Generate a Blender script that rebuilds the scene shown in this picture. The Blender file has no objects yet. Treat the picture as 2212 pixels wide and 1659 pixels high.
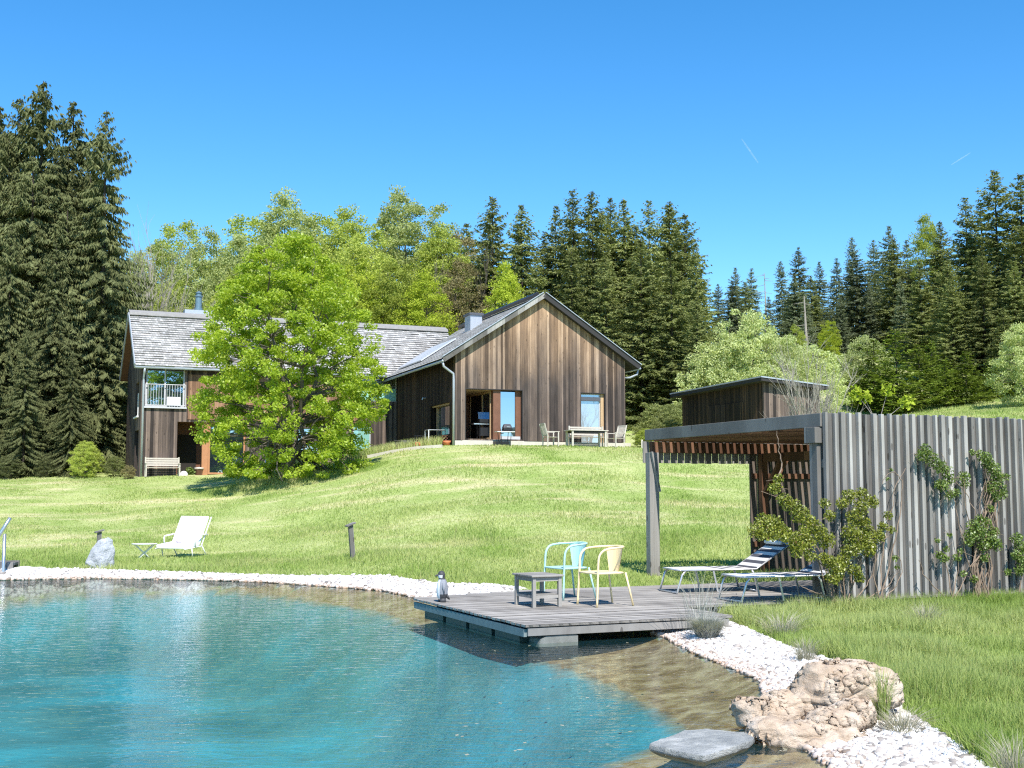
import bpy, bmesh, math, random
import numpy as np
from mathutils import Vector, Matrix, noise

rng = np.random.default_rng(7)
random.seed(7)
scene = bpy.context.scene
C = scene.collection
PI = math.pi
R = math.radians

# ------------------------------------------------------------------ camera
F = 2600.0            # focal length in units of a 2212 px wide picture
HORIZON = 1062.0
EYE = 1.78            # eye height above the water (z = 0)
PITCH = math.atan((HORIZON - 829.5) / F)
cam_d = bpy.data.cameras.new('camera')
cam = bpy.data.objects.new('camera', cam_d)
C.objects.link(cam)
cam_d.sensor_width = 36.0
cam_d.lens = 36.0 * F / 2212.0
cam_d.clip_start = 0.1
cam_d.clip_end = 9000
cam.location = (0, 0, EYE)
cam.rotation_euler = (PI / 2 + PITCH, 0, 0)
scene.camera = cam

# ------------------------------------------------------------------ light
SUN_EL, SUN_AZ = R(52), R(16)      # azimuth to the right of straight behind the camera
world = bpy.data.worlds.new('World')
scene.world = world
world.use_nodes = True
wn = world.node_tree.nodes
wl = world.node_tree.links
sky = wn.new('ShaderNodeTexSky')
sky.sky_type = 'NISHITA'
sky.sun_disc = False
sky.sun_elevation = SUN_EL
sky.sun_rotation = PI - SUN_AZ
sky.altitude = 1500
sky.air_density = 1.0
sky.dust_density = 0.0
sky.ozone_density = 2.0
hs = wn.new('ShaderNodeHueSaturation')
hs.inputs['Hue'].default_value = 0.497
hs.inputs['Saturation'].default_value = 1.35
hs.inputs['Value'].default_value = 1.12
wl.new(sky.outputs[0], hs.inputs['Color'])
wl.new(hs.outputs[0], wn['Background'].inputs['Color'])
wn['Background'].inputs['Strength'].default_value = 0.13
sd = bpy.data.lights.new('sun', 'SUN')
sd.energy = 4.6
sd.angle = R(0.5)
sd.color = (1.0, 0.955, 0.88)
sun = bpy.data.objects.new('sun', sd)
C.objects.link(sun)
tosun = Vector((math.sin(SUN_AZ) * math.cos(SUN_EL), -math.cos(SUN_AZ) * math.cos(SUN_EL), math.sin(SUN_EL)))
sun.rotation_euler = tosun.to_track_quat('Z', 'Y').to_euler()
sun.location = (5, -5, 20)
scene.view_settings.view_transform = 'Standard'
scene.view_settings.look = 'None'
scene.view_settings.exposure = 0.75
scene.view_settings.gamma = 1.0
scene.cycles.use_denoising = False
scene.cycles.filter_width = 1.2
scene.cycles.max_bounces = 6
scene.cycles.transparent_max_bounces = 12
scene.cycles.diffuse_bounces = 3
scene.cycles.glossy_bounces = 3
scene.cycles.caustics_reflective = False
scene.cycles.caustics_refractive = False

# ------------------------------------------------------------------ measuring helpers
cp, sp = math.cos(PITCH), math.sin(PITCH)
def ray(px, py):
    a = (px - 1106.0) / F
    b = (829.5 - py) / F
    return Vector((a, cp - b * sp, sp + b * cp))
def P(px, py, Y):
    d = ray(px, py)
    t = Y / d.y
    return Vector((d.x * t, Y, EYE + d.z * t))
def G(px, py, z=0.0):
    d = ray(px, py)
    t = (z - EYE) / d.z
    return Vector((d.x * t, d.y * t, z))
class Frame:
    def __init__(s, o, yaw):
        s.o = Vector(o); s.a = yaw
        s.U = Vector((math.cos(yaw), math.sin(yaw), 0)); s.V = Vector((-math.sin(yaw), math.cos(yaw), 0))
    def on_v(s, px, py, v=0.0):
        d = ray(px, py); o = Vector((0, 0, EYE))
        t = (v - (o - s.o).dot(s.V)) / d.dot(s.V)
        p = o + d * t - s.o
        return p.dot(s.U), p.z
    def on_u(s, px, py, u=0.0):
        d = ray(px, py); o = Vector((0, 0, EYE))
        t = (u - (o - s.o).dot(s.U)) / d.dot(s.U)
        p = o + d * t - s.o
        return p.dot(s.V), p.z
    def loc(s, p):
        q = Vector(p) - s.o
        return Vector((q.dot(s.U), q.dot(s.V), q.z))
    def w(s, u, v, z=0.0):
        return s.o + s.U * u + s.V * v + Vector((0, 0, z))

# ------------------------------------------------------------------ materials
def srgb(r, g, b):
    f = lambda c: (c / 255) / 12.92 if c / 255 <= 0.04045 else ((c / 255 + 0.055) / 1.055) ** 2.4
    return (f(r), f(g), f(b), 1)
class NT:
    def __init__(s, name):
        s.m = bpy.data.materials.new(name); s.m.use_nodes = True
        s.t = s.m.node_tree; s.t.nodes.clear()
        s.out = s.t.nodes.new('ShaderNodeOutputMaterial')
    def n(s, typ, **kw):
        nd = s.t.nodes.new(typ)
        for k, v in kw.items():
            if k.startswith('i_'):
                nd.inputs[k[2:].replace('_', ' ')].default_value = v
            else:
                setattr(nd, k, v)
        return nd
    def l(s, a, b): s.t.links.new(a, b)
    def math(s, op, a, b=None, clamp=False):
        nd = s.n('ShaderNodeMath', operation=op); nd.use_clamp = clamp
        for i, v in enumerate((a, b)):
            if v is None: continue
            if isinstance(v, (int, float)): nd.inputs[i].default_value = v
            else: s.l(v, nd.inputs[i])
        return nd.outputs[0]
    def mix(s, fac, a, b, mode='MIX'):
        nd = s.n('ShaderNodeMix', data_type='RGBA', blend_type=mode)
        for sock, v in ((nd.inputs[0], fac), (nd.inputs[6], a), (nd.inputs[7], b)):
            if isinstance(v, (int, float)): sock.default_value = v
            elif isinstance(v, tuple): sock.default_value = v
            else: s.l(v, sock)
        return nd.outputs[2]
    def coords(s, scale=(1, 1, 1), rot=(0, 0, 0), which='Object'):
        tc = s.n('ShaderNodeTexCoord'); mp = s.n('ShaderNodeMapping')
        mp.inputs['Scale'].default_value = scale; mp.inputs['Rotation'].default_value = rot
        s.l(tc.outputs[which], mp.inputs[0]); return mp.outputs[0]
    def noise(s, vec, scale=5.0, detail=4.0, rough=0.55, dist=0.0):
        nd = s.n('ShaderNodeTexNoise'); nd.inputs['Scale'].default_value = scale
        nd.inputs['Detail'].default_value = detail; nd.inputs['Roughness'].default_value = rough
        nd.inputs['Distortion'].default_value = dist
        if vec is not None: s.l(vec, nd.inputs['Vector'])
        return nd.outputs['Fac']
    def ramp(s, fac, stops):
        nd = s.n('ShaderNodeValToRGB'); cr = nd.color_ramp
        while len(cr.elements) < len(stops): cr.elements.new(0.5)
        for e, (p, c) in zip(cr.elements, stops):
            e.position = p; e.color = c if len(c) == 4 else (*c, 1)
        s.l(fac, nd.inputs[0]); return nd.outputs[0]
    def bump(s, h, strength=0.3, dist=0.02):
        nd = s.n('ShaderNodeBump'); nd.inputs['Strength'].default_value = strength
        nd.inputs['Distance'].default_value = dist; s.l(h, nd.inputs['Height']); return nd.outputs[0]
    def surf(s, col, rough=0.7, normal=None, metal=0.0, spec=0.3, coat=0.0):
        b = s.n('ShaderNodeBsdfPrincipled')
        if isinstance(col, tuple): b.inputs['Base Color'].default_value = col
        else: s.l(col, b.inputs['Base Color'])
        if isinstance(rough, (int, float)): b.inputs['Roughness'].default_value = rough
        else: s.l(rough, b.inputs['Roughness'])
        b.inputs['Metallic'].default_value = metal
        b.inputs['Specular IOR Level'].default_value = spec
        b.inputs['Coat Weight'].default_value = coat
        if normal is not None: s.l(normal, b.inputs['Normal'])
        s.l(b.outputs[0], s.out.inputs[0]); return s.m

def g4(v, t=(1, 1, 1)): return (v * t[0], v * t[1], v * t[2], 1)

def plain(name, col, rough=0.6, metal=0.0, var=0.18, scale=8.0, spec=0.3, bump=0.0):
    n = NT(name)
    f = n.noise(n.coords(), scale, 5)
    c = n.mix(f, tuple(x * (1 - var) for x in col[:3]) + (1,), tuple(min(1, x * (1 + var)) for x in col[:3]) + (1,))
    nm = n.bump(n.noise(n.coords(), scale * 5, 3), bump, 0.01) if bump else None
    return n.surf(c, rough, nm, metal, spec)

def boards(name, stops, width=0.12, along='z', grain=1.0, top_warm=None, gap=0.045, rough=0.85, knots=True, warp=0.22):
    """weathered boards: one tone per board, long grain, knots, dark joints"""
    n = NT(name)
    tc = n.n('ShaderNodeTexCoord'); sx = n.n('ShaderNodeSeparateXYZ'); n.l(tc.outputs['Object'], sx.inputs[0])
    X, Y, Z = sx.outputs
    if along == 'z': q = n.math('ADD', X, Y)
    elif along == 'x': q = Y
    else: q = X
    s = n.math('DIVIDE', q, width)
    s2 = n.math('ADD', s, n.math('MULTIPLY', n.math('SINE', n.math('MULTIPLY', s, 2.3)), warp))
    fl = n.math('FLOOR', s2); fr = n.math('FRACT', s2)
    wnz = n.n('ShaderNodeTexWhiteNoise', noise_dimensions='1D'); n.l(fl, wnz.inputs['W'])
    cmb = n.n('ShaderNodeCombineXYZ')
    sc = (14 * grain, 0.55)
    if along == 'z':
        n.l(n.math('MULTIPLY', q, sc[0]), cmb.inputs[0]); n.l(n.math('MULTIPLY', Z, sc[1]), cmb.inputs[2]); n.l(n.math('MULTIPLY', fl, 3.7), cmb.inputs[1])
    elif along == 'x':
        n.l(n.math('MULTIPLY', X, sc[1]), cmb.inputs[0]); n.l(n.math('MULTIPLY', q, sc[0]), cmb.inputs[2]); n.l(n.math('MULTIPLY', fl, 3.7), cmb.inputs[1])
    else:
        n.l(n.math('MULTIPLY', Y, sc[1]), cmb.inputs[0]); n.l(n.math('MULTIPLY', q, sc[0]), cmb.inputs[2]); n.l(n.math('MULTIPLY', fl, 3.7), cmb.inputs[1])
    gr = n.noise(cmb.outputs[0], 1.6, 6, 0.65)
    t = n.math('ADD', n.math('MULTIPLY', wnz.outputs['Value'], 0.6), n.math('MULTIPLY', gr, 0.62))
    t = n.math('SUBTRACT', t, 0.08)
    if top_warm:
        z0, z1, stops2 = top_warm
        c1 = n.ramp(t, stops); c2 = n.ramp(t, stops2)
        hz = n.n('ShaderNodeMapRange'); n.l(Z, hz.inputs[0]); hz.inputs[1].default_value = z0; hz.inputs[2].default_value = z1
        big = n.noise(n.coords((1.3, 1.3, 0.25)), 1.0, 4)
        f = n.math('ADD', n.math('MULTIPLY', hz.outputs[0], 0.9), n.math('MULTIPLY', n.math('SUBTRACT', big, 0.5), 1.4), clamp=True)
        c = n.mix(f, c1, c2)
    else:
        c = n.ramp(t, stops)
    st = n.ramp(n.noise(n.coords((.9, .9, .3)), 1.1, 6, .65), [(0.36, (.60, .58, .57)), (0.62, (1.12, 1.1, 1.08))])
    c = n.mix(0.8, c, st, 'MULTIPLY')
    if knots:
        v = n.n('ShaderNodeTexVoronoi'); n.l(n.coords((6, 6, 2.2)), v.inputs['Vector']); v.inputs['Scale'].default_value = 1.0
        k = n.math('LESS_THAN', v.outputs['Distance'], 0.13)
        c = n.mix(n.math('MULTIPLY', k, 0.55), c, (0.03, 0.022, 0.017, 1))
    e = n.math('LESS_THAN', fr, gap)
    c = n.mix(n.math('MULTIPLY', e, 0.75), c, (0.012, 0.01, 0.009, 1))
    h = n.math('SUBTRACT', n.math('MULTIPLY', gr, 0.3), e)
    return n.surf(c, rough, n.bump(h, 0.5, 0.01), 0, 0.15)

W1 = [(0.12, g4(0.028, (1.12, .95, .9))), (0.4, g4(0.066, (1.16, .94, .86))), (0.62, g4(0.125, (1.2, .92, .78))), (0.85, g4(0.22, (1.2, .92, .76)))]
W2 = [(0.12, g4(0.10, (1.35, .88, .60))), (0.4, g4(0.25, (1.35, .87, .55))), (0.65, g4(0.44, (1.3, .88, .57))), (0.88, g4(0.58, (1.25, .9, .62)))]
GREY = [(0.1, g4(0.11, (1.04, 1, .95))), (0.45, g4(0.20, (1.04, 1, .95))), (0.7, g4(0.31, (1.03, 1, .96))), (0.95, g4(0.46))]
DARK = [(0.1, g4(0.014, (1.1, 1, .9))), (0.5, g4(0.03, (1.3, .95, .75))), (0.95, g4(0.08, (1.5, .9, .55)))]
ORNG = [(0.1, g4(0.13, (1.45, .84, .55))), (0.5, g4(0.22, (1.45, .84, .52))), (0.95, g4(0.32, (1.4, .86, .56)))]
M = {}
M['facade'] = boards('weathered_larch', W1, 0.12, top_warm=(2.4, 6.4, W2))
M['facade_low'] = boards('weathered_larch_brown', W1, 0.12)
M['facade_side'] = boards('shaded_larch', DARK, 0.09)  # darker larch for left-facing walls, their shade put into the colour
M['facade_orange'] = boards('fresh_larch', ORNG, 0.12)
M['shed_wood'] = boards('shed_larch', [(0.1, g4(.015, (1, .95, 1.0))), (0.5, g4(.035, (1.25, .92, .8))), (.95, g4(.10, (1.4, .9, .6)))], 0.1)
M['grey_wood'] = boards('grey_timber', GREY, 0.5, grain=2.5, gap=0.0)
M['deck_wood'] = boards('deck_timber', [(0.1, g4(.25, (1.05, 1, .93))), (.5, g4(.33, (1.06, 1, .92))), (.95, g4(.42, (1.06, 1, .91)))], 0.145, along='x', grain=1.6, gap=0.10, knots=False, warp=0.0)
M['grey_x'] = boards('grey_timber_rail', GREY, 3.0, along='x', grain=2.0, gap=0.0, warp=0)
M['grey_y'] = boards('grey_timber_beam', GREY, 3.0, along='y', grain=2.0, gap=0.0, warp=0)
M['fascia_teal'] = plain('algae_grey_fascia', (0.17, 0.21, 0.21), 0.8, var=0.35, scale=9)
M['brown_wood'] = boards('brown_timber', [(0.1, g4(.035, (1.5, .85, .55))), (.5, g4(.085, (1.6, .82, .5))), (.95, g4(.17, (1.5, .85, .55)))], 0.3, grain=2, gap=0)
M['dark_wood'] = plain('dark_timber', (0.035, 0.033, 0.034), 0.8)
M['silver_wood'] = plain('silvered_teak', (0.50, 0.46, 0.40), 0.8, var=0.25, scale=20)
M['table_wood'] = boards('weathered_teak', [(0.1, g4(.2, (1.04, 1, .93))), (.5, g4(.3, (1.05, 1, .92))), (.95, g4(.42, (1.05, 1, .92)))], 0.09, along='x', grain=2, gap=0.03, knots=False)
M['concrete'] = plain('pale_concrete', (0.52, 0.48, 0.42), 0.9, var=0.2, scale=3)
M['white_paint'] = plain('white_paint', (0.72, 0.72, 0.72), 0.5, var=0.05)
M['white_cloth'] = plain('white_cloth', (0.86, 0.86, 0.86), 0.8, var=0.04)
M['white_frame'] = plain('pale_window_frame', (0.5, 0.5, 0.52), 0.5, var=0.06)
M['pink_cloth'] = plain('pink_cloth', (0.5, 0.42, 0.46), 0.9)
M['zinc'] = plain('zinc', (0.42, 0.45, 0.50), 0.45, metal=0.35, var=0.1)
M['zinc_dark'] = plain('dark_zinc', (0.10, 0.105, 0.12), 0.5, metal=0.2, var=0.15)
M['steel'] = plain('brushed_steel', (0.55, 0.56, 0.57), 0.3, metal=0.8, var=0.08)
M['alu'] = plain('aluminium_tube', (0.62, 0.62, 0.63), 0.35, metal=0.6, var=0.05)
M['black'] = plain('black_enamel', (0.02, 0.02, 0.022), 0.4, var=0.2)
M['orange'] = plain('terracotta', (0.62, 0.2, 0.09), 0.7)
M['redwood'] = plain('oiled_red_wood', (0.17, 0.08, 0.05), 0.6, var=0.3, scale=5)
M['oak'] = plain('oiled_oak', (0.48, 0.33, 0.19), 0.6, var=0.15, scale=4)
M['teal_paint'] = plain('mint_powder_coat', srgb(170, 208, 202), 0.45, var=0.04)
M['yellow_paint'] = plain('butter_powder_coat', srgb(238, 215, 168), 0.45, var=0.04)
M['float'] = plain('dark_float_plastic', (0.028, 0.05, 0.045), 0.5, var=0.4, scale=5)
M['float_pale'] = plain('weathered_float', (0.2, 0.205, 0.19), 0.9, var=0.4, scale=14, bump=0.4)
M['curtain'] = plain('curtain_cloth', (0.42, 0.42, 0.42), 0.9)
M['aqua'] = plain('aqua_blind', srgb(150, 205, 195), 0.6, var=0.05)
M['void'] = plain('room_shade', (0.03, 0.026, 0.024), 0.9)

def glass(name, tint, refl, rough=0.02):
    n = NT(name)
    d = n.n('ShaderNodeBsdfDiffuse'); d.inputs[0].default_value = tint
    gl = n.n('ShaderNodeBsdfGlossy'); gl.inputs['Roughness'].default_value = rough
    gl.inputs['Color'].default_value = (0.62, 0.80, 1, 1)
    nm = n.bump(n.noise(n.coords(), 1.2, 2), 0.03, 0.02); n.l(nm, gl.inputs['Normal'])
    mx = n.n('ShaderNodeMixShader'); mx.inputs[0].default_value = refl
    n.l(d.outputs[0], mx.inputs[1]); n.l(gl.outputs[0], mx.inputs[2]); n.l(mx.outputs[0], n.out.inputs[0])
    return n.m
M['glass'] = glass('window_glass', (0.02, 0.03, 0.04, 1), 0.48)
M['glass_dark'] = glass('dark_window_glass', (0.012, 0.012, 0.014, 1), 0.12)
M['glass_grey'] = glass('curtained_glass', (0.16, 0.17, 0.17, 1), 0.3)
M['glass_aqua'] = glass('aqua_glass', srgb(140, 190, 180), 0.25)

def shingle_mat():
    n = NT('wood_shingles')
    tc = n.n('ShaderNodeTexCoord'); uv = tc.outputs['UV']
    sx = n.n('ShaderNodeSeparateXYZ'); n.l(uv, sx.inputs[0])
    row = n.math('FLOOR', sx.outputs[1])
    u = n.math('ADD', n.math('DIVIDE', sx.outputs[0], 0.14), n.math('MULTIPLY', row, 0.37))
    cu = n.math('FLOOR', u); fu = n.math('FRACT', u)
    cmb = n.n('ShaderNodeCombineXYZ'); n.l(cu, cmb.inputs[0]); n.l(row, cmb.inputs[1])
    w = n.n('ShaderNodeTexWhiteNoise', noise_dimensions='2D'); n.l(cmb.outputs[0], w.inputs['Vector'])
    big = n.noise(n.coords((1, 1, 1)), 0.7, 4)
    t = n.math('ADD', n.math('MULTIPLY', w.outputs['Value'], 0.7), n.math('MULTIPLY', big, 0.5))
    c = n.ramp(t, [(0.15, g4(.28, (1.04, 1, .95))), (0.5, g4(.36, (1.04, 1, .95))), (.85, g4(.46, (1.03, 1, .96))), (1.0, g4(.60))])
    e = n.math('LESS_THAN', fu, 0.1)
    c = n.mix(n.math('MULTIPLY', e, .6), c, (0.05, 0.05, 0.05, 1))
    fv = n.math('FRACT', sx.outputs[1])
    sh = n.math('LESS_THAN', fv, 0.0)
    return n.surf(c, 0.75, n.bump(n.math('MULTIPLY', w.outputs['Value'], 1.0), 0.3, 0.015), 0, 0.25)
M['shingle'] = shingle_mat()

def leaf_mat(name, dark, light, trans=0.35, rnd_obj=0.25, scale=0.5, yellow=None, gloss=0.0):
    n = NT(name)
    at = n.n('ShaderNodeAttribute', attribute_name='rnd')
    oi = n.n('ShaderNodeObjectInfo')
    nz = n.noise(n.coords(), scale, 3)
    f = n.math('ADD', n.math('MULTIPLY', at.outputs['Fac'], 0.6), n.math('MULTIPLY', n.math('SUBTRACT', nz, 0.28), 0.9), clamp=True)
    c = n.mix(f, dark, light)
    if yellow:
        c = n.mix(n.math('MULTIPLY', oi.outputs['Random'], 0.5), c, yellow)
    v = n.math('ADD', n.math('MULTIPLY', n.math('SUBTRACT', oi.outputs['Random'], 0.5), rnd_obj * 2), 1.0)
    cc = n.n('ShaderNodeCombineXYZ'); [n.l(v, cc.inputs[i]) for i in range(3)]
    c = n.mix(1.0, c, cc.outputs[0], 'MULTIPLY')
    d = n.n('ShaderNodeBsdfDiffuse'); n.l(c, d.inputs[0])
    t = n.n('ShaderNodeBsdfTranslucent'); n.l(n.mix(1.0, c, (1.1, 1.15, 0.6, 1), 'MULTIPLY'), t.inputs[0])
    mx = n.n('ShaderNodeMixShader'); mx.inputs[0].default_value = trans
    n.l(d.outputs[0], mx.inputs[1]); n.l(t.outputs[0], mx.inputs[2])
    o = mx.outputs[0]
    if gloss:
        gl = n.n('ShaderNodeBsdfGlossy'); gl.inputs['Roughness'].default_value = 0.45
        m2 = n.n('ShaderNodeMixShader'); m2.inputs[0].default_value = gloss
        n.l(o, m2.inputs[1]); n.l(gl.outputs[0], m2.inputs[2]); o = m2.outputs[0]
    n.l(o, n.out.inputs[0])
    return n.m
M['spruce'] = leaf_mat('spruce_needles', (0.050, 0.060, 0.026, 1), (0.205, 0.222, 0.10, 1), 0.22, 0.2, 0.35)
M['spruce_mid'] = leaf_mat('spruce_needles_green', (0.09, 0.112, 0.038, 1), (0.38, 0.41, 0.165, 1), 0.32, 0.22, 0.35)
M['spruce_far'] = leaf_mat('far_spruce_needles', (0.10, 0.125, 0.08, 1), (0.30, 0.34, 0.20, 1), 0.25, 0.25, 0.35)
M['spruce_young'] = leaf_mat('young_spruce_needles', (0.07, 0.11, 0.018, 1), (0.27, 0.34, 0.06, 1), 0.3, 0.25, 0.5)
M['maple'] = leaf_mat('fresh_maple_leaves', (0.23, 0.33, 0.02, 1), (0.52, 0.62, 0.07, 1), 0.52, 0.0, 0.6, gloss=0.03)
M['leaf_spring'] = leaf_mat('spring_leaves', (0.23, 0.29, 0.045, 1), (0.48, 0.54, 0.12, 1), 0.4, 0.25, 0.4, yellow=(0.42, 0.46, 0.13, 1))
M['leaf_bright'] = leaf_mat('bright_spring_leaves', (0.26, 0.34, 0.03, 1), (0.54, 0.60, 0.09, 1), 0.4, 0.15, 0.4)
M['leaf_pale'] = leaf_mat('pale_willow_leaves', (0.30, 0.35, 0.13, 1), (0.62, 0.66, 0.34, 1), 0.4, 0.15, 0.6)
M['leaf_grey'] = leaf_mat('pale_poplar_leaves', (0.26, 0.30, 0.10, 1), (0.50, 0.55, 0.24, 1), 0.4, 0.15, 0.6)
M['leaf_brown'] = leaf_mat('budding_brown_twigs', (0.18, 0.15, 0.07, 1), (0.36, 0.32, 0.16, 1), 0.3, 0.15, 0.6)
M['leaf_olive'] = leaf_mat('olive_shrub_leaves', (0.10, 0.13, 0.012, 1), (0.40, 0.42, 0.06, 1), 0.3, 0.1, 3.0, gloss=0.06)
M['leaf_vine'] = leaf_mat('vine_leaves', (0.07, 0.12, 0.02, 1), (0.30, 0.40, 0.09, 1), 0.3, 0.1, 3.0, gloss=0.06)
M['bark'] = plain('grey_bark', (0.13, 0.11, 0.09), 0.9, var=0.35, scale=6)
M['bark_dark'] = plain('dark_bark', (0.055, 0.045, 0.037), 0.9, var=0.35, scale=6)
M['bark_pale'] = plain('pale_bark', (0.32, 0.29, 0.25), 0.9, var=0.3, scale=6)
M['stem'] = plain('vine_stem', (0.26, 0.19, 0.14), 0.9, var=0.35, scale=15)
M['silver'] = leaf_mat('silver_grass', (0.30, 0.30, 0.27, 1), (0.62, 0.61, 0.58, 1), 0.3, 0.1, 3.0)
M['straw'] = leaf_mat('dry_straw', (0.30, 0.27, 0.20, 1), (0.55, 0.52, 0.42, 1), 0.3, 0.1, 3.0)

def grass_colour(n):
    """shared by the soil sheet and the blades: worn straw patches on the mown bank"""
    co = n.coords()
    a = n.noise(n.coords((1, 0.55, 1)), 0.35, 5, 0.6, 0.6)
    b = n.noise(n.coords((0.5, 1.6, 1), (0, 0, R(-18))), 0.42, 6, 0.62)
    f = n.ramp(a, [(0.35, (0, 0, 0)), (0.68, (1, 1, 1))])
    green = n.mix(f, (0.30, 0.40, 0.105, 1), (0.52, 0.56, 0.24, 1))
    dry = n.ramp(b, [(0.50, (0, 0, 0)), (0.68, (1, 1, 1))])
    sx = n.n('ShaderNodeSeparateXYZ'); n.l(co, sx.inputs[0])
    mr = n.n('ShaderNodeMapRange'); n.l(sx.outputs[1], mr.inputs[0]); mr.inputs[1].default_value = 22; mr.inputs[2].default_value = 34
    dry = n.math('MULTIPLY', n.math('MULTIPLY', dry, mr.outputs[0]), 0.9)
    return n.mix(dry, green, (0.70, 0.62, 0.38, 1)), co

def grass_mat():
    n = NT('grass_blades')
    c, co = grass_colour(n)
    at = n.n('ShaderNodeAttribute', attribute_name='rnd')
    c = n.mix(n.math('MULTIPLY', n.math('GREATER_THAN', at.outputs['Fac'], 0.93), 0.8), c, (0.50, 0.46, 0.25, 1))
    c = n.mix(n.math('MULTIPLY', at.outputs['Fac'], 0.32), c, (0.10, 0.17, 0.02, 1))
    d = n.n('ShaderNodeBsdfDiffuse'); n.l(c, d.inputs[0])
    t = n.n('ShaderNodeBsdfTranslucent'); n.l(n.mix(1.0, c, (1.15, 1.2, 0.6, 1), 'MULTIPLY'), t.inputs[0])
    mx = n.n('ShaderNodeMixShader'); mx.inputs[0].default_value = 0.35
    n.l(d.outputs[0], mx.inputs[1]); n.l(t.outputs[0], mx.inputs[2]); n.l(mx.outputs[0], n.out.inputs[0])
    return n.m
M['grass'] = grass_mat()

def ground_mat():
    n = NT('ground_soil_turf_and_basin')
    turf, co = grass_colour(n)
    fine = n.noise(co, 9.0, 6, 0.7)
    turf = n.mix(n.ramp(fine, [(0.35, (0, 0, 0)), (0.7, (1, 1, 1))]), n.mix(0.45, turf, (0.06, 0.09, 0.02, 1)), turf)
    at = n.n('ShaderNodeAttribute', attribute_name='zone')
    s = n.n('ShaderNodeSeparateColor'); n.l(at.outputs['Color'], s.inputs[0])
    v = n.n('ShaderNodeTexVoronoi'); n.l(co, v.inputs['Vector']); v.inputs['Scale'].default_value = 16
    stone = n.ramp(v.outputs['Distance'], [(0.1, g4(.55, (1, .97, .93))), (.45, g4(.42, (1, .95, .9))), (.7, g4(.12))])
    wob = n.math('MULTIPLY', n.math('SUBTRACT', n.noise(co, 3.0, 3), 0.5), 0.6)
    def edge(ch, k=7.0):
        return n.math('MULTIPLY', n.math('SUBTRACT', n.math('ADD', ch, wob), 0.42), k, clamp=True)
    c = n.mix(edge(s.outputs[0]), turf, stone)
    # wet shelf under shallow water: brown stones and silt
    v2 = n.n('ShaderNodeTexVoronoi'); n.l(co, v2.inputs['Vector']); v2.inputs['Scale'].default_value = 5.5
    shelf = n.ramp(n.math('ADD', n.noise(co, 2.2, 6, .7), n.math('MULTIPLY', v2.outputs['Distance'], 0.25)), [(0.32, (0.10, 0.047, 0.014)), (0.55, (0.28, 0.16, 0.06)), (0.78, (0.55, 0.40, 0.22))])
    c = n.mix(edge(s.outputs[1]), c, shelf)
    # liner of the deep basin
    big = n.noise(co, 0.55, 6, 0.6, 0.0)
    liner = n.ramp(big, [(0.30, (0.035, 0.18, 0.22)), (0.5, (0.07, 0.265, 0.31)), (0.70, (0.04, 0.40, 0.53))])
    liner = n.mix(n.ramp(n.noise(co, 1.1, 5, .6), [(0.5, (0, 0, 0)), (0.8, (.4, .4, .4))]), liner, (0.15, 0.29, 0.25, 1))
    c = n.mix(edge(s.outputs[2], 2.6), c, liner)
    bm = n.bump(fine, 0.6, 0.05)
    return n.surf(c, 0.95, bm, 0, 0.05)
M['ground'] = ground_mat()

def water_mat():
    n = NT('pond_water')
    big = n.noise(n.coords((1.0, 2.6, 1), (0, 0, R(6))), 3.2, 2, 0.5, 0.3)
    mid = n.noise(n.coords((1.0, 2.0, 1), (0, 0, R(-14))), 10.0, 2, 0.5, 0.2)
    h = n.math('ADD', n.math('MULTIPLY', big, 0.65), n.math('MULTIPLY', mid, 0.28))
    nm = n.bump(h, 0.45, 0.028)
    fr = n.n('ShaderNodeFresnel'); fr.inputs['IOR'].default_value = 1.33; n.l(nm, fr.inputs['Normal'])
    gl = n.n('ShaderNodeBsdfGlossy'); gl.inputs['Roughness'].default_value = 0.035; n.l(nm, gl.inputs['Normal'])
    tr = n.n('ShaderNodeBsdfTransparent'); tr.inputs[0].default_value = (0.86, 0.95, 0.95, 1)
    df = n.n('ShaderNodeBsdfDiffuse'); df.inputs[0].default_value = (0.10, 0.34, 0.38, 1); n.l(nm, df.inputs['Normal'])
    m1 = n.n('ShaderNodeMixShader'); m1.inputs[0].default_value = 0.06
    n.l(tr.outputs[0], m1.inputs[1]); n.l(df.outputs[0], m1.inputs[2])
    mx = n.n('ShaderNodeMixShader'); n.l(n.math('MULTIPLY', fr.outputs[0], 0.9), mx.inputs[0])
    n.l(m1.outputs[0], mx.inputs[1]); n.l(gl.outputs[0], mx.inputs[2]); n.l(mx.outputs[0], n.out.inputs[0])
    return n.m
M['water'] = water_mat()

def rock_mat(name, a, b, c, spots=True):
    n = NT(name); co = n.coords()
    f = n.noise(co, 2.5, 8, 0.65, 0.8)
    col = n.ramp(f, [(0.3, a), (0.5, b), (0.68, c)])
    if spots:
        k = n.ramp(n.noise(co, 6.5, 5, 0.6, 1.0), [(0.30, (1, 1, 1)), (0.38, (0, 0, 0))])
        col = n.mix(n.math('MULTIPLY', k, 0.6), col, (0.10, 0.075, 0.055, 1))  # dark spots colour in the shade of pits
        g = n.ramp(n.noise(co, 3.3, 6, 0.7), [(0.58, (0, 0, 0)), (0.68, (1, 1, 1))])
        col = n.mix(n.math('MULTIPLY', g, 0.45), col, (0.22, 0.2, 0.18, 1))
    h = n.noise(n.coords((1, 1, 2.2)), 8, 8, 0.72, 0.5)
    return n.surf(col, 0.9, n.bump(h, 0.9, 0.05), 0, 0.1)
M['rock'] = rock_mat('ochre_limestone', (0.40, 0.29, 0.20), (0.58, 0.46, 0.35), (0.68, 0.60, 0.51))
M['slate'] = rock_mat('grey_gneiss', (0.24, 0.25, 0.25), (0.33, 0.34, 0.33), (0.50, 0.50, 0.48), False)
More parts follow.
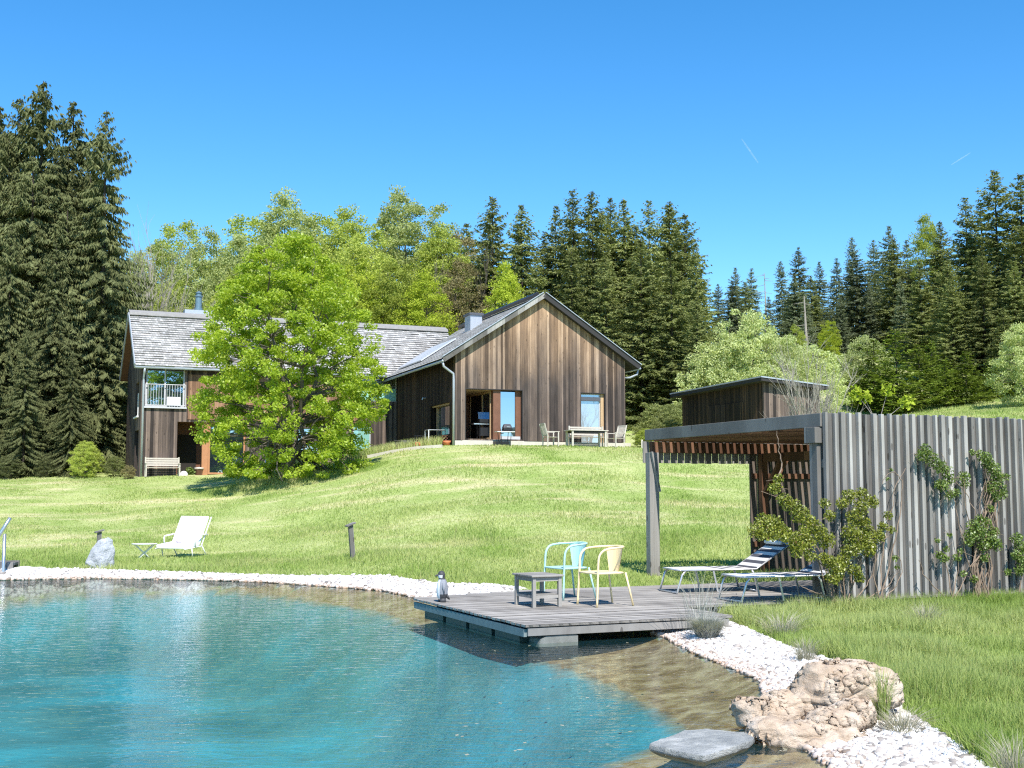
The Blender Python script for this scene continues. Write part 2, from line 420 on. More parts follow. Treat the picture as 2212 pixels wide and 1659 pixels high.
M['granite'] = rock_mat('pale_granite', (0.30, 0.32, 0.34), (0.43, 0.45, 0.48), (0.62, 0.63, 0.64), False)
M['white_stone'] = rock_mat('white_marble', (0.5, 0.49, 0.47), (0.62, 0.61, 0.6), (0.75, 0.74, 0.73), False)
def pebble_mat():
    n = NT('white_pebbles')
    at = n.n('ShaderNodeAttribute', attribute_name='rnd')
    c = n.ramp(at.outputs['Fac'], [(0.0, (0.16, 0.15, 0.14)), (0.12, (0.42, 0.37, 0.33)), (0.3, (0.56, 0.52, 0.48)), (0.6, (0.66, 0.64, 0.62)), (1.0, (0.78, 0.76, 0.75))])
    sx = n.n('ShaderNodeSeparateXYZ'); tc = n.n('ShaderNodeTexCoord'); n.l(tc.outputs['Object'], sx.inputs[0])
    wet = n.n('ShaderNodeMapRange'); n.l(sx.outputs[2], wet.inputs[0]); wet.inputs[1].default_value = 0.07; wet.inputs[2].default_value = 0.0
    c = n.mix(n.math('MULTIPLY', wet.outputs[0], 0.75), c, (0.42, 0.25, 0.14, 1))
    return n.surf(c, 0.75, None, 0, 0.25)
M['pebble'] = pebble_mat()
M['stripe'] = None
def stripe_mat():
    n = NT('striped_canvas'); tc = n.n('ShaderNodeTexCoord'); sx = n.n('ShaderNodeSeparateXYZ'); n.l(tc.outputs['UV'], sx.inputs[0])
    f = n.math('FRACT', n.math('MULTIPLY', sx.outputs[0], 1.0))
    k = n.math('GREATER_THAN', f, 0.5)
    return n.surf(n.mix(k, (0.62, 0.60, 0.57, 1), (0.07, 0.07, 0.08, 1)), 0.85)
M['stripe'] = stripe_mat()

# ------------------------------------------------------------------ object helpers
def tag(o, label=None, cat=None, group=None, kind=None):
    if label: o['label'] = label
    if cat: o['category'] = cat
    if group: o['group'] = group
    if kind: o['kind'] = kind
    return o
def empty(name, loc, rz=0.0, label=None, cat=None, group=None):
    o = bpy.data.objects.new(name, None); C.objects.link(o)
    o.empty_display_size = 0.2
    o.location = loc; o.rotation_euler = (0, 0, rz)
    return tag(o, label, cat, group)
class MB:
    def __init__(s): s.v = []; s.f = []; s.mi = []; s.uv = []; s.useuv = False; s.cur = 0
    def poly(s, pts, uv=None):
        b = len(s.v); s.v += [tuple(p) for p in pts]; s.f.append(tuple(range(b, b + len(pts)))); s.mi.append(s.cur)
        s.uv.append(uv)
        if uv: s.useuv = True
    def face(s, idx): s.f.append(tuple(idx)); s.mi.append(s.cur); s.uv.append(None)
    def hexa(s, c):
        b = len(s.v); s.v += [tuple(p) for p in c]
        for q in ((0, 3, 2, 1), (4, 5, 6, 7), (0, 1, 5, 4), (1, 2, 6, 5), (2, 3, 7, 6), (3, 0, 4, 7)):
            s.face([b + i for i in q])
    def box(s, x0, x1, y0, y1, z0, z1):
        s.hexa([(x0, y0, z0), (x1, y0, z0), (x1, y1, z0), (x0, y1, z0), (x0, y0, z1), (x1, y0, z1), (x1, y1, z1), (x0, y1, z1)])
        return s
    def beam(s, p, q, w, h, up=(0, 0, 1)):
        p = Vector(p); q = Vector(q); d = (q - p).normalized(); up = Vector(up)
        sd_ = d.cross(up)
        if sd_.length < 1e-4: sd_ = d.cross(Vector((0, 1, 0)))
        sd_.normalize(); u2 = sd_.cross(d).normalized()
        a = sd_ * w / 2; b = u2 * h / 2
        s.hexa([p - a - b, p + a - b, q + a - b, q - a - b, p - a + b, p + a + b, q + a + b, q - a + b]); return s
    def tube(s, pts, r, n=8, cap=True, closed=False):
        pts = [Vector(p) for p in pts]; m = len(pts)
        rs = r if isinstance(r, (list, tuple)) else [r] * m
        b0 = len(s.v); prev = None
        for i, p in enumerate(pts):
            if closed: d = pts[(i + 1) % m] - pts[i - 1]
            else: d = pts[min(i + 1, m - 1)] - pts[max(i - 1, 0)]
            d.normalize()
            if prev is None:
                a = d.cross(Vector((0, 0, 1)))
                if a.length < 1e-3: a = d.cross(Vector((0, 1, 0)))
            else: a = prev - d * prev.dot(d)
            a.normalize(); prev = a; bb = d.cross(a)
            for k in range(n):
                t = 2 * PI * k / n
                s.v.append(tuple(p + (a * math.cos(t) + bb * math.sin(t)) * rs[i]))
        for i in range(m if closed else m - 1):
            j = (i + 1) % m
            for k in range(n):
                s.face((b0 + i * n + k, b0 + i * n + (k + 1) % n, b0 + j * n + (k + 1) % n, b0 + j * n + k))
        if cap and not closed:
            s.face([b0 + k for k in range(n)][::-1]); s.face([b0 + (m - 1) * n + k for k in range(n)])
        return s
    def lathe(s, prof, n=20, cx=0, cy=0, sx=1, sy=1):
        b0 = len(s.v)
        for (r, z) in prof:
            for k in range(n):
                t = 2 * PI * k / n; s.v.append((cx + r * sx * math.cos(t), cy + r * sy * math.sin(t), z))
        for i in range(len(prof) - 1):
            for k in range(n):
                s.face((b0 + i * n + k, b0 + i * n + (k + 1) % n, b0 + (i + 1) * n + (k + 1) % n, b0 + (i + 1) * n + k))
        s.face([b0 + k for k in range(n)][::-1]); s.face([b0 + (len(prof) - 1) * n + k for k in range(n)])
        return s
    def prism(s, poly, z0, z1):
        b = len(s.v); n = len(poly)
        s.v += [(x, y, z0) for x, y in poly] + [(x, y, z1) for x, y in poly]
        s.face([b + i for i in range(n)][::-1]); s.face([b + n + i for i in range(n)])
        for i in range(n): s.face((b + i, b + (i + 1) % n, b + n + (i + 1) % n, b + n + i))
        return s
    def build(s, name, mats, parent=None, smooth=False, bevel=0.0, label=None):
        me = bpy.data.meshes.new(name); me.from_pydata(s.v, [], s.f)
        mats = mats if isinstance(mats, (list, tuple)) else [mats]
        for m in mats: me.materials.append(m)
        me.polygons.foreach_set('material_index', s.mi)
        if smooth: me.polygons.foreach_set('use_smooth', [True] * len(s.f))
        if s.useuv:
            ul = me.uv_layers.new(name='UVMap'); k = 0
            for f, uv in zip(s.f, s.uv):
                for j in range(len(f)):
                    if uv: ul.data[k].uv = uv[j]
                    k += 1
        me.update()
        bm = bmesh.new(); bm.from_mesh(me); bmesh.ops.recalc_face_normals(bm, faces=bm.faces); bm.to_mesh(me); bm.free()
        o = bpy.data.objects.new(name, me); C.objects.link(o)
        if parent: o.parent = parent
        if bevel:
            md = o.modifiers.new('bevel', 'BEVEL'); md.width = bevel; md.segments = 2; md.limit_method = 'ANGLE'
        if label: o['label'] = label
        return o
def np_mesh(name, V, nper, rnd=None, mat=None, parent=None, smooth=False):
    """V (n*nper,3): n separate polygons with nper corners; rnd (n,) value per polygon"""
    n = len(V) // nper
    me = bpy.data.meshes.new(name)
    me.vertices.add(n * nper); me.vertices.foreach_set('co', np.asarray(V, dtype=np.float32).ravel())
    me.loops.add(n * nper); me.loops.foreach_set('vertex_index', np.arange(n * nper, dtype=np.int32))
    me.polygons.add(n); me.polygons.foreach_set('loop_start', np.arange(0, n * nper, nper, dtype=np.int32))
    me.polygons.foreach_set('loop_total', np.full(n, nper, dtype=np.int32))
    if rnd is not None:
        a = me.attributes.new('rnd', 'FLOAT', 'POINT'); a.data.foreach_set('value', np.repeat(rnd, nper).astype(np.float32))
    me.update(calc_edges=True)
    if mat: me.materials.append(mat)
    if parent == 'mesh': return me
    o = bpy.data.objects.new(name, me); C.objects.link(o)
    if parent: o.parent = parent
    return o
def np_idx_mesh(name, V, Fc, rnd=None, mat=None, smooth=True):
    me = bpy.data.meshes.new(name); n = len(Fc); k = Fc.shape[1]
    me.vertices.add(len(V)); me.vertices.foreach_set('co', np.asarray(V, dtype=np.float32).ravel())
    me.loops.add(n * k); me.loops.foreach_set('vertex_index', Fc.astype(np.int32).ravel())
    me.polygons.add(n); me.polygons.foreach_set('loop_start', np.arange(0, n * k, k, dtype=np.int32))
    me.polygons.foreach_set('loop_total', np.full(n, k, dtype=np.int32))
    me.polygons.foreach_set('use_smooth', np.full(n, smooth))
    if rnd is not None:
        a = me.attributes.new('rnd', 'FLOAT', 'POINT'); a.data.foreach_set('value', rnd.astype(np.float32))
    me.update(calc_edges=True)
    if mat: me.materials.append(mat)
    o = bpy.data.objects.new(name, me); C.objects.link(o); return o
def copy_tree(o, parent=None):
    c = o.copy(); C.objects.link(c)
    if parent: c.parent = parent
    for ch in list(o.children): copy_tree(ch, c)
    return c
def in_poly(X, Y, poly):
    ins = np.zeros(X.shape, bool); n = len(poly)
    for i in range(n):
        x0, y0 = poly[i]; x1, y1 = poly[(i + 1) % n]
        if y0 == y1: continue
        c = ((y0 > Y) != (y1 > Y)) & (X < (x1 - x0) * (Y - y0) / (y1 - y0) + x0)
        ins ^= c
    return ins
def poly_dist(X, Y, poly):
    d = np.full(X.shape, 1e9); n = len(poly)
    for i in range(n):
        x0, y0 = poly[i]; x1, y1 = poly[(i + 1) % n]
        dx, dy = x1 - x0, y1 - y0; L = dx * dx + dy * dy + 1e-9
        t = np.clip(((X - x0) * dx + (Y - y0) * dy) / L, 0, 1)
        d = np.minimum(d, (X - x0 - t * dx) ** 2 + (Y - y0 - t * dy) ** 2)
    return np.sqrt(d)

# ------------------------------------------------------------------ layout of the site
YAW = R(23)
def xy(p): return (p.x, p.y)
far_water = [(-330, 1262), (-120, 1257), (0, 1254), (207, 1250), (433, 1254), (565, 1258), (753, 1271), (833, 1278)]
under_deck = [(893, 1292), (1150, 1325), (1330, 1350), (1405, 1368)]
right_water = [(1440, 1380), (1500, 1412), (1570, 1440), (1640, 1470), (1650, 1500), (1640, 1540), (1660, 1590), (1730, 1612), (1790, 1659), (1850, 1730), (1960, 1880)]
POND = [xy(G(*p)) for p in far_water + under_deck + right_water] + [(1.2, 3.6), (-1.5, 2.6), (-7, 2.8), (-13, 5.5), (-17.5, 12)]
far_top = [(1141, 1279), (1060, 1271), (967, 1264), (833, 1249), (640, 1243), (414, 1236), (200, 1231), (0, 1231), (-120, 1234), (-330, 1238)]
GRAVEL_FAR = [xy(G(*p)) for p in far_water] + [xy(G(893, 1292)), xy(G(1000, 1305))] + [xy(G(*p, 0.10)) for p in far_top]
GRAVEL_RIGHT = [xy(G(*p)) for p in [(1405, 1368)] + right_water] + [xy(G(*p, 0.08)) for p in [(2330, 1800), (2130, 1659), (2040, 1590), (1960, 1545), (1900, 1500), (1850, 1440), (1760, 1418), (1700, 1396), (1620, 1362), (1545, 1332), (1490, 1335)]]
DZ = -0.22
deep_edge = [(-500, 1282), (0, 1268), (200, 1267), (433, 1272), (640, 1291), (833, 1321), (905, 1347), (1110, 1397), (1330, 1474), (1480, 1552), (1512, 1580), (1490, 1604), (1400, 1640), (1290, 1680), (1150, 1780)]
DEEP = [xy(G(x, y, DZ)) for x, y in deep_edge] + [(-2.0, 4.2), (-7, 4.2), (-12.5, 6.5), (-16.3, 12)]

DKZ = 0.23             # deck height above the water
D0 = G(1135, 1350, DKZ)
FD = Frame(D0, YAW)                     # deck frame: u to the right, v away
GH = Frame(P(983, 950, 54.0), YAW - R(2.5))     # gabled house
LH = Frame(P(300, 1029, 58.4), YAW)     # long house
SH = Frame(P(1652, 962, 52.0), YAW)     # shed

# control points of the terrain: (px, py, distance)
ctrl = [(-300, 1225, 28), (0, 1222, 27.2), (210, 1220, 27.2), (395, 1205, 30), (540, 1228, 27), (760, 1214, 26), (900, 1235, 22.5), (1100, 1262, 20.5),
        (1300, 1255, 21), (1440, 1252, 21.8), (1640, 1250, 22.5), (600, 1150, 37), (300, 1150, 37), (0, 1150, 37), (-300, 1150, 38),
        (300, 1092, 47), (0, 1092, 47), (-300, 1090, 47), (0, 1043, 57), (200, 1040, 57.5), (-300, 1040, 60), (300, 1031, 58), (450, 1031, 57.5), (600, 1022, 55),
        (640, 1060, 47), (700, 1016, 53), (760, 1008, 52.5), (850, 975, 53), (900, 968, 53), (1000, 967, 52.8), (1100, 967, 52.8), (1200, 966, 53), (1300, 966, 54), (1370, 966, 54.5), (1180, 967, 54.5),
        (860, 972, 56), (830, 985, 60), (780, 1000, 61),
        (900, 1030, 44), (1100, 1020, 44.5), (1300, 1020, 44.5), (1100, 1095, 35.5), (1300, 1095, 35.5), (850, 1120, 35), (1100, 1175, 28), (1350, 1175, 28), (850, 1185, 29),
        (1450, 972, 57), (1550, 975, 58), (1640, 975, 60), (1500, 1050, 43), (1640, 1050, 43), (1500, 1150, 30.5), (1700, 1150, 30.5), (1700, 1000, 50),
        (1900, 1000, 48), (1800, 940, 62), (2000, 905, 70), (1900, 896, 82), (2050, 880, 80), (2212, 864, 80), (2400, 852, 80), (1450, 968, 66), (1560, 970, 67), (1660, 965, 68), (2100, 895, 66), (2400, 920, 60), (2300, 1100, 35), (2000, 1150, 30)]
cpts = [P(*c) for c in ctrl]
for (x, y, z) in [(5, 17, .05), (8, 18, .04), (6.3, 17.4, .03), (7, 16.5, .04), (11, 20, .12), (9, 14, .08), (5.5, 13, .07), (6, 10, .10), (8, 8, .2), (3.7, 13.5, .09), (4.2, 8.5, .12), (4, 5, .2), (2, 0, .2), (0, -8, .4), (10, 0, .4), (-20, 0, .4), (-26, 15, .4), (-30, 30, .5), (-40, 60, 3), (40, 30, 3),
                  (25, 12, 1.2), (-14, 66, 3.2), (0, 72, 6.3), (-30, 85, 5.5), (0, 90, 8.5), (30, 110, 14), (60, 110, 15), (-40, 120, 9), (0, 130, 13), (60, 160, 22), (-60, 180, 15), (0, 200, 19), (120, 120, 16), (140, 250, 26), (-140, 120, 8), (-160, 250, 15), (0, 300, 24)]:
    cpts.append(Vector((x, y, z)))
CX = np.array([p.x for p in cpts]); CY = np.array([p.y for p in cpts]); CZ = np.array([p.z for p in cpts])
def tps(r2): return np.where(r2 > 1e-9, 0.5 * r2 * np.log(np.maximum(r2, 1e-9)), 0.0)
nC = len(CX)
A = np.zeros((nC + 3, nC + 3))
A[:nC, :nC] = tps((CX[:, None] - CX) ** 2 + (CY[:, None] - CY) ** 2) + np.eye(nC) * 3.0
A[:nC, nC:] = np.stack([np.ones(nC), CX, CY], 1); A[nC:, :nC] = A[:nC, nC:].T
Wt = np.linalg.solve(A, np.concatenate([CZ, [0, 0, 0]]))
def rbf(X, Y):
    sh = X.shape; X = X.ravel(); Y = Y.ravel()
    Xc = np.clip(X, -160, 160); Yc = np.clip(Y, -20, 300)
    out = np.zeros(len(X))
    for i in range(0, len(X), 20000):
        x = Xc[i:i + 20000]; y = Yc[i:i + 20000]
        out[i:i + 20000] = tps((x[:, None] - CX) ** 2 + (y[:, None] - CY) ** 2) @ Wt[:nC] + Wt[nC] + Wt[nC + 1] * x + Wt[nC + 2] * y
    return out.reshape(sh)
def sstep(t): t = np.clip(t, 0, 1); return t * t * (3 - 2 * t)
def height(X, Y, info=False):
    X = np.asarray(X, float); Y = np.asarray(Y, float)
    z = rbf(X, Y)
    near = (np.abs(X) < 60) & (Y < 60)
    z = np.where(near, np.maximum(z, 0.05), z)
    z = z + 0.05 * np.sin(X * 0.9 + 1.3 * np.sin(Y * .35)) * np.sin(Y * 0.7 + X * .3) * np.clip((Y - 20) / 10, 0, 1)
    d = poly_dist(X, Y, POND); ins = in_poly(X, Y, POND); dd = poly_dist(X, Y, DEEP); deep = in_poly(X, Y, DEEP)
    shore = 0.095 * (1 - np.exp(-d / 0.7))
    z = np.where(ins, 0, shore + (z - shore) * sstep((d - 0.5) / 2.5))
    z = np.where(ins, -0.24 * (1 - np.exp(-d / 0.5)), z)
    deep = deep & ins
    z = np.where(deep, np.minimum(z, -0.22 - 1.25 * sstep(dd / 2.6)), z)
    if info: return z, ins, d, deep, dd
    return z
def H(x, y): return float(height(np.array([x]), np.array([y]))[0])

def axis(parts):
    out = [parts[0][0]]
    for a, b, st in parts:
        n = max(1, int(round((b - a) / st))); out += [a + (b - a) * (i + 1) / n for i in range(n)]
    return np.array(out)
gx = axis([(-1500, -300, 150), (-300, -60, 12), (-60, -20, 1.5), (-20, -4, 0.4), (-4, 9, 0.13), (9, 20, .6), (20, 60, 1.5), (60, 300, 12), (300, 1500, 150)])
gy = axis([(-200, -20, 20), (-20, 2, 2), (2, 6, .5), (6, 22, 0.13), (22, 30, 0.25), (30, 66, .7), (66, 110, 2), (110, 300, 10), (300, 2500, 200)])
GX, GY = np.meshgrid(gx, gy)
GZ, g_ins, g_d, g_deep, g_dd = height(GX, GY, True)
nx, ny = len(gx), len(gy)
idx = np.arange(nx * ny).reshape(ny, nx)
Fc = np.stack([idx[:-1, :-1], idx[:-1, 1:], idx[1:, 1:], idx[1:, :-1]], -1).reshape(-1, 4)
ground = np_idx_mesh('ground', np.stack([GX, GY, GZ], -1).reshape(-1, 3), Fc, None, M['ground'])
grav = in_poly(GX, GY, GRAVEL_FAR) | in_poly(GX, GY, GRAVEL_RIGHT)
zone = np.zeros((nx * ny, 4), np.float32)
zone[:, 0] = (grav & ~g_ins).ravel(); zone[:, 1] = g_ins.ravel(); zone[:, 2] = (g_deep * np.clip(g_dd / 0.9 + .45, 0, 1)).ravel(); zone[:, 3] = 1
ca = ground.data.attributes.new('zone', 'FLOAT_COLOR', 'POINT'); ca.data.foreach_set('color', zone.ravel())
tag(ground, 'grassy garden ground rising from the pond to the houses', None, None, 'structure')

wm = MB(); wm.poly([(x * 1.0, y, 0.0) for x, y in [(-30, 1), (8, 1), (8, 16.8), (3, 22), (-6, 30), (-30, 32)]])
water = wm.build('water', M['water']); tag(water, 'clear turquoise water of the swimming pond', None, None, 'structure')

# ------------------------------------------------------------------ pebbles
def ico(sub):
    bm = bmesh.new(); bmesh.ops.create_icosphere(bm, subdivisions=sub, radius=1)
    V = np.array([v.co[:] for v in bm.verts]); Fa = np.array([[v.index for v in f.verts] for f in bm.faces]); bm.free(); return V, Fa
def pebbles(name, poly, count, size, sub, label, keep=None):
    xs = [p[0] for p in poly]; ys = [p[1] for p in poly]
    X = rng.uniform(min(xs), max(xs), count * 12); Y = rng.uniform(min(ys), max(ys), count * 12)
    k = in_poly(X, Y, poly)
    X, Y = X[k], Y[k]
    d = poly_dist(X, Y, POND); ins = in_poly(X, Y, POND)
    k = ~ins | (d < 0.25)
    X, Y = X[k][:count], Y[k][:count]; n = len(X)
    V, Fa = ico(sub); nv = len(V)
    s = size * rng.lognormal(0, 0.28, n)
    sc = np.stack([s * rng.uniform(.8, 1.35, n), s * rng.uniform(.8, 1.2, n), s * rng.uniform(.5, .8, n)], 1)
    bumps = 1 + 0.22 * rng.standard_normal((n, nv)) * (1.0 if sub == 1 else 0.6)
    L = V[None] * sc[:, None] * np.clip(bumps, .6, 1.4)[..., None]
    a = rng.uniform(0, 2 * PI, n); tl = rng.normal(0, .35, n)
    ca_, sa = np.cos(a)[:, None], np.sin(a)[:, None]; ct, st = np.cos(tl)[:, None], np.sin(tl)[:, None]
    x, y, z = L[..., 0], L[..., 1], L[..., 2]
    y, z = y * ct - z * st, y * st + z * ct
    x, y = x * ca_ - y * sa, x * sa + y * ca_
    Z = height(X, Y) + rng.uniform(0.0, .9, n) * size
    Vv = np.stack([x + X[:, None], y + Y[:, None], z + Z[:, None]], -1).reshape(-1, 3)
    FF = (Fa[None] + (np.arange(n) * nv)[:, None, None]).reshape(-1, 3)
    o = np_idx_mesh(name, Vv, FF, np.repeat(rng.uniform(0, 1, n), nv), M['pebble'], smooth=True)
    tag(o, label, None, None, 'stuff'); return o
pebbles('gravel', GRAVEL_FAR, 20000, 0.032, 1, 'band of white pebbles along the far bank of the pond')
pebbles('gravel', GRAVEL_RIGHT, 22000, 0.021, 2, 'white pebbles on the near bank around the ochre boulders')

# ------------------------------------------------------------------ deck
PV = 0.145
def deck():
    back_l = FD.loc(G(893, 1292, DKZ)); back_r = FD.loc(G(1150, 1274, DKZ))
    vmax = back_r.y
    t = empty('wooden_deck', D0, YAW, 'low grey board deck reaching over the pond on floats', 'deck')
    b = MB(); v = 0.0; i = 0
    uend = 9.2
    while v < vmax:
        v1 = v + PV - 0.016
        u0 = -0.05 + rng.uniform(-.008, .008)
        if v > back_l.y: u0 = back_l.x + (v - back_l.y) / (vmax - back_l.y) * (back_r.x - back_l.x)
        else: u0 = back_l.x * (v / back_l.y)
        dz = rng.uniform(-.003, .003)
        b.box(u0, 2.85 if v < 1.3 else uend, v, v1, -0.032 + dz, dz); v += PV; i += 1
    b.build('boards', M['deck_wood'], t, bevel=0.004)
    f = MB()
    f.box(0.04, 2.8, 0.012, 0.05, -0.135, -0.042)
    f.build('front_fascia', M['grey_x'], t, bevel=0.004)
    f = MB(); f.beam((0.02, 0.05, -0.10), (back_l.x + 0.03, back_l.y, -0.10), 0.04, 0.09)
    f.build('side_fascia', M['fascia_teal'], t)
    f = MB()
    for vv in (0.5, 1.6, 2.7, 3.6): f.box(0.2, 2.7, vv, vv + .08, -0.16, -0.037)
    f.build('joists', M['dark_wood'], t)
    # floats seen below the left side
    n = 4
    L = Vector((back_l.x, back_l.y, 0)); dl = L.normalized(); pr = Vector((dl.y, -dl.x, 0))
    for k in range(4):
        a0 = 0.35 + k * 1.0 * (L.length - .5) / 4.0
        f = MB(); p0 = dl * a0 + pr * 0.36; ln = 0.72
        # rounded box across the edge
        q = []
        for (s_, zz) in ((-.02, -.27), (0, -.145), (.06, -.15), (ln - .06, -.15), (ln, -.145), (ln + .02, -.27)): q.append((s_, zz))
        w = 0.28
        A_ = [p0 + dl * s_ - pr * w + Vector((0, 0, zz)) for s_, zz in q]; B_ = [p0 + dl * s_ + pr * w + Vector((0, 0, zz)) for s_, zz in q]
        f.poly(A_); f.poly(B_[::-1])
        for i_ in range(len(q)):
            j = (i_ + 1) % len(q); f.poly([A_[i_], B_[i_], B_[j], A_[j]])
        f.build('float', M['float'], t, bevel=0.03)
    f = MB()
    u0, _ = FD.on_v(1158, 1375, 0.1); u1, _ = FD.on_v(1243, 1372, 0.1)
    f.poly([(u0, .03, -.27), (u0 + .03, .03, -.18), (u0 + .11, .03, -.145), (u1 - .04, .03, -.14), (u1, .03, -.15), (u1, .03, -.27)])
    f.poly([(u0, .4, -.27), (u0 + .03, .4, -.18), (u0 + .11, .4, -.145), (u1 - .04, .4, -.14), (u1, .4, -.15), (u1, .4, -.27)])
    q = [(u0, -.27), (u0 + .03, -.18), (u0 + .11, -.145), (u1 - .04, -.14), (u1, -.15), (u1, -.27)]
    for i_ in range(6):
        j = (i_ + 1) % 6; f.poly([(q[i_][0], .03, q[i_][1]), (q[i_][0], .4, q[i_][1]), (q[j][0], .4, q[j][1]), (q[j][0], .03, q[j][1])])
    f.build('float', M['float_pale'], t, bevel=0.015, label='pale weathered float block under the front corner')
    return vmax
deck_vmax = deck()
DECK_POLY = [xy(FD.w(*p)) for p in [(-.3, -.05), (2.9, -.05), (2.9, 1.25), (9.3, 1.25), (9.3, deck_vmax), (-2.0, deck_vmax), (-1.2, 3.5)]]

# ------------------------------------------------------------------ pergola and screen
pc = FD.loc(G(1782, 1293, DKZ)); pu, pv = pc.x, pc.y
PG = Frame(FD.w(pu, pv, 0), YAW)
def pergola():
    t = empty('pergola', PG.o, YAW, 'grey timber pergola with slatted roof over the sun loungers', 'pergola')
    HT = 2.70
    VB, _ = PG.on_u(1407, 930, 0.0)
    VB = min(max(VB, 4.2), 5.4)
    b = MB(); b.beam((-.03, -.08, HT - .10), (-.03, VB + .12, HT - .10), .09, .20); b.build('beam', M['grey_y'], t, bevel=.006)
    b = MB(); b.beam((-.02, VB, HT - .33), (4.6, VB, HT - .33), .10, .20); b.build('beam', M['brown_wood'], t, bevel=.006, label='rust brown back beam lit in stripes')
    b = MB(); b.beam((-.02, .12, HT - .33), (4.6, .12, HT - .33), .10, .20); b.build('beam', M['grey_x'], t, bevel=.006)
    b = MB(); b.beam((4.6, .0, HT - .33), (4.6, VB, HT - .33), .10, .20); b.build('beam', M['brown_wood'], t)
    # roof slats run from front to back
    b = MB(); u = .10
    while u < 4.6:
        b.box(u, u + .085, -.02, VB + .1, HT - .215, HT - .06); u += .155
    b.build('roof_slats', M['brown_wood'], t)
    # short hanging boards along the open back side
    b = MB(); u = -.14
    while u < 2.2:
        b.box(u, u + .125, VB + .06, VB + .09, HT - .62 + rng.uniform(-.01, .01), HT - .22); u += .15
    b.build('fringe_boards', M['grey_wood'], t)
    b = MB(); b.box(-.10, .10, VB - .10, VB + .06, -.25, HT - .43); b.build('post', M['grey_wood'], t, bevel=.008)
    b = MB(); b.beam((.08, VB - .14, HT - 1.15), (-.08, VB - .14, HT - .42), .035, .06, up=(0, 1, 0)); b.build('brace', M['grey_wood'], t)
    b = MB(); b.box(-.10, .08, -.02, .16, -.25, HT - .43); b.build('post', M['grey_wood'], t, bevel=.008)
    b = MB(); b.box(-.16, .10, -.06, .2, HT - .44, HT - .205); b.build('bracket', M['grey_wood'], t, bevel=.006)
    b = MB(); b.box(2.32, 2.46, VB - .16, VB - .05, -.2, HT - .43); b.build('post', M['brown_wood'], t, bevel=.008, label='rust brown post at the open end of the back screen')
    b = MB(); b.beam((2.40, VB - .12, HT - 1.25), (2.95, VB - .12, HT - .46), .06, .14, up=(0, 1, 0)); b.build('brace', M['brown_wood'], t)
    b = MB(); b.beam((2.40, VB - .18, HT - 1.15), (2.40, VB - .8, HT - .46), .06, .14, up=(1, 0, 0)); b.build('brace', M['brown_wood'], t)
    b = MB(); b.beam((2.40, VB - .12, HT - .5), (2.40, .2, HT - .5), .1, .16); b.build('beam', M['brown_wood'], t)
    for uu in (4.5,):
        b = MB(); b.box(uu, uu + .14, .05, .19, -.25, HT - .43); b.build('post', M['grey_wood'], t)
        b = MB(); b.box(uu, uu + .14, VB - .16, VB - .05, -.25, HT - .43); b.build('post', M['grey_wood'], t)
    # back screen
    t2 = empty('slatted_screen', PG.w(2.2, VB + .06, 0), YAW, 'dark shaded plank screen closing the back of the pergola', 'screen')
    b = MB(); u = 0.0
    while u < 3.0:
        w = rng.uniform(.13, .16); b.box(u, u + w, 0, .03, -.3, HT - .30); u += w + .022
    b.build('planks', M['dark_screen'], t2)
    b = MB(); b.box(0.02, 3.0, -.045, -.002, .5, .6); b.box(0.02, 3.0, -.045, -.002, HT - .9, HT - .8); b.build('rails', M['brown_wood'], t2)
    # front screen of overlapping boards
    t3 = empty('board_fence', PG.w(.0, -.10, 0), YAW, 'tall silver grey fence of overlapping upright boards with climbing plants', 'fence')
    b = MB(); u = .0
    while u < 6.2:
        w = .145; b.box(u + .002, u + w - .003, .012, .036 + rng.uniform(0, .002), -.35, HT + rng.uniform(-.012, .004)); u += w
    b.build('back_boards', M['fence_back'], t3)
    b = MB(); u = -.03
    while u < 6.2:
        jit = rng.uniform(-.016, .016); w = .05 + rng.uniform(-.012, .03)
        p0 = u + jit; z1 = HT + .012 + rng.uniform(-.02, .012)
        b.hexa([(p0, -.055, -.35), (p0 + w, -.045, -.35), (p0 + w + .012, .010, -.35), (p0 - .004, .010, -.35), (p0, -.055, z1), (p0 + w, -.045, z1), (p0 + w + .012, .010, z1), (p0 - .004, .010, z1)]); u += .145
    b.build('battens', M['pale_grey_wood'], t3, bevel=.003)
    b = MB(); b.box(-.02, 6.2, .04, .09, .35, .47); b.box(-.02, 6.2, .04, .09, 1.9, 2.02); b.build('rails', M['grey_wood'], t3)
    return VB
M['dark_screen'] = boards('shaded_planks', [(0.1, g4(.05, (1.1, .97, .88))), (.5, g4(.12, (1.15, .96, .82))), (.95, g4(.22, (1.15, .95, .8)))], 0.5, grain=2.5, gap=0)
M['fence_back'] = boards('fence_timber', [(0.1, g4(.05, (1.05, 1, .95))), (.5, g4(.12, (1.05, 1, .95))), (.95, g4(.25, (1.03, 1, .96)))], 0.145, grain=1.5, gap=0.08, warp=0)
M['pale_grey_wood'] = boards('pale_grey_timber', [(0.1, g4(.14, (1.04, 1, .95))), (.5, g4(.29, (1.04, 1, .95))), (.95, g4(.50, (1.03, 1, .96)))], 0.1451, grain=2.5, gap=0)
PVB = pergola()

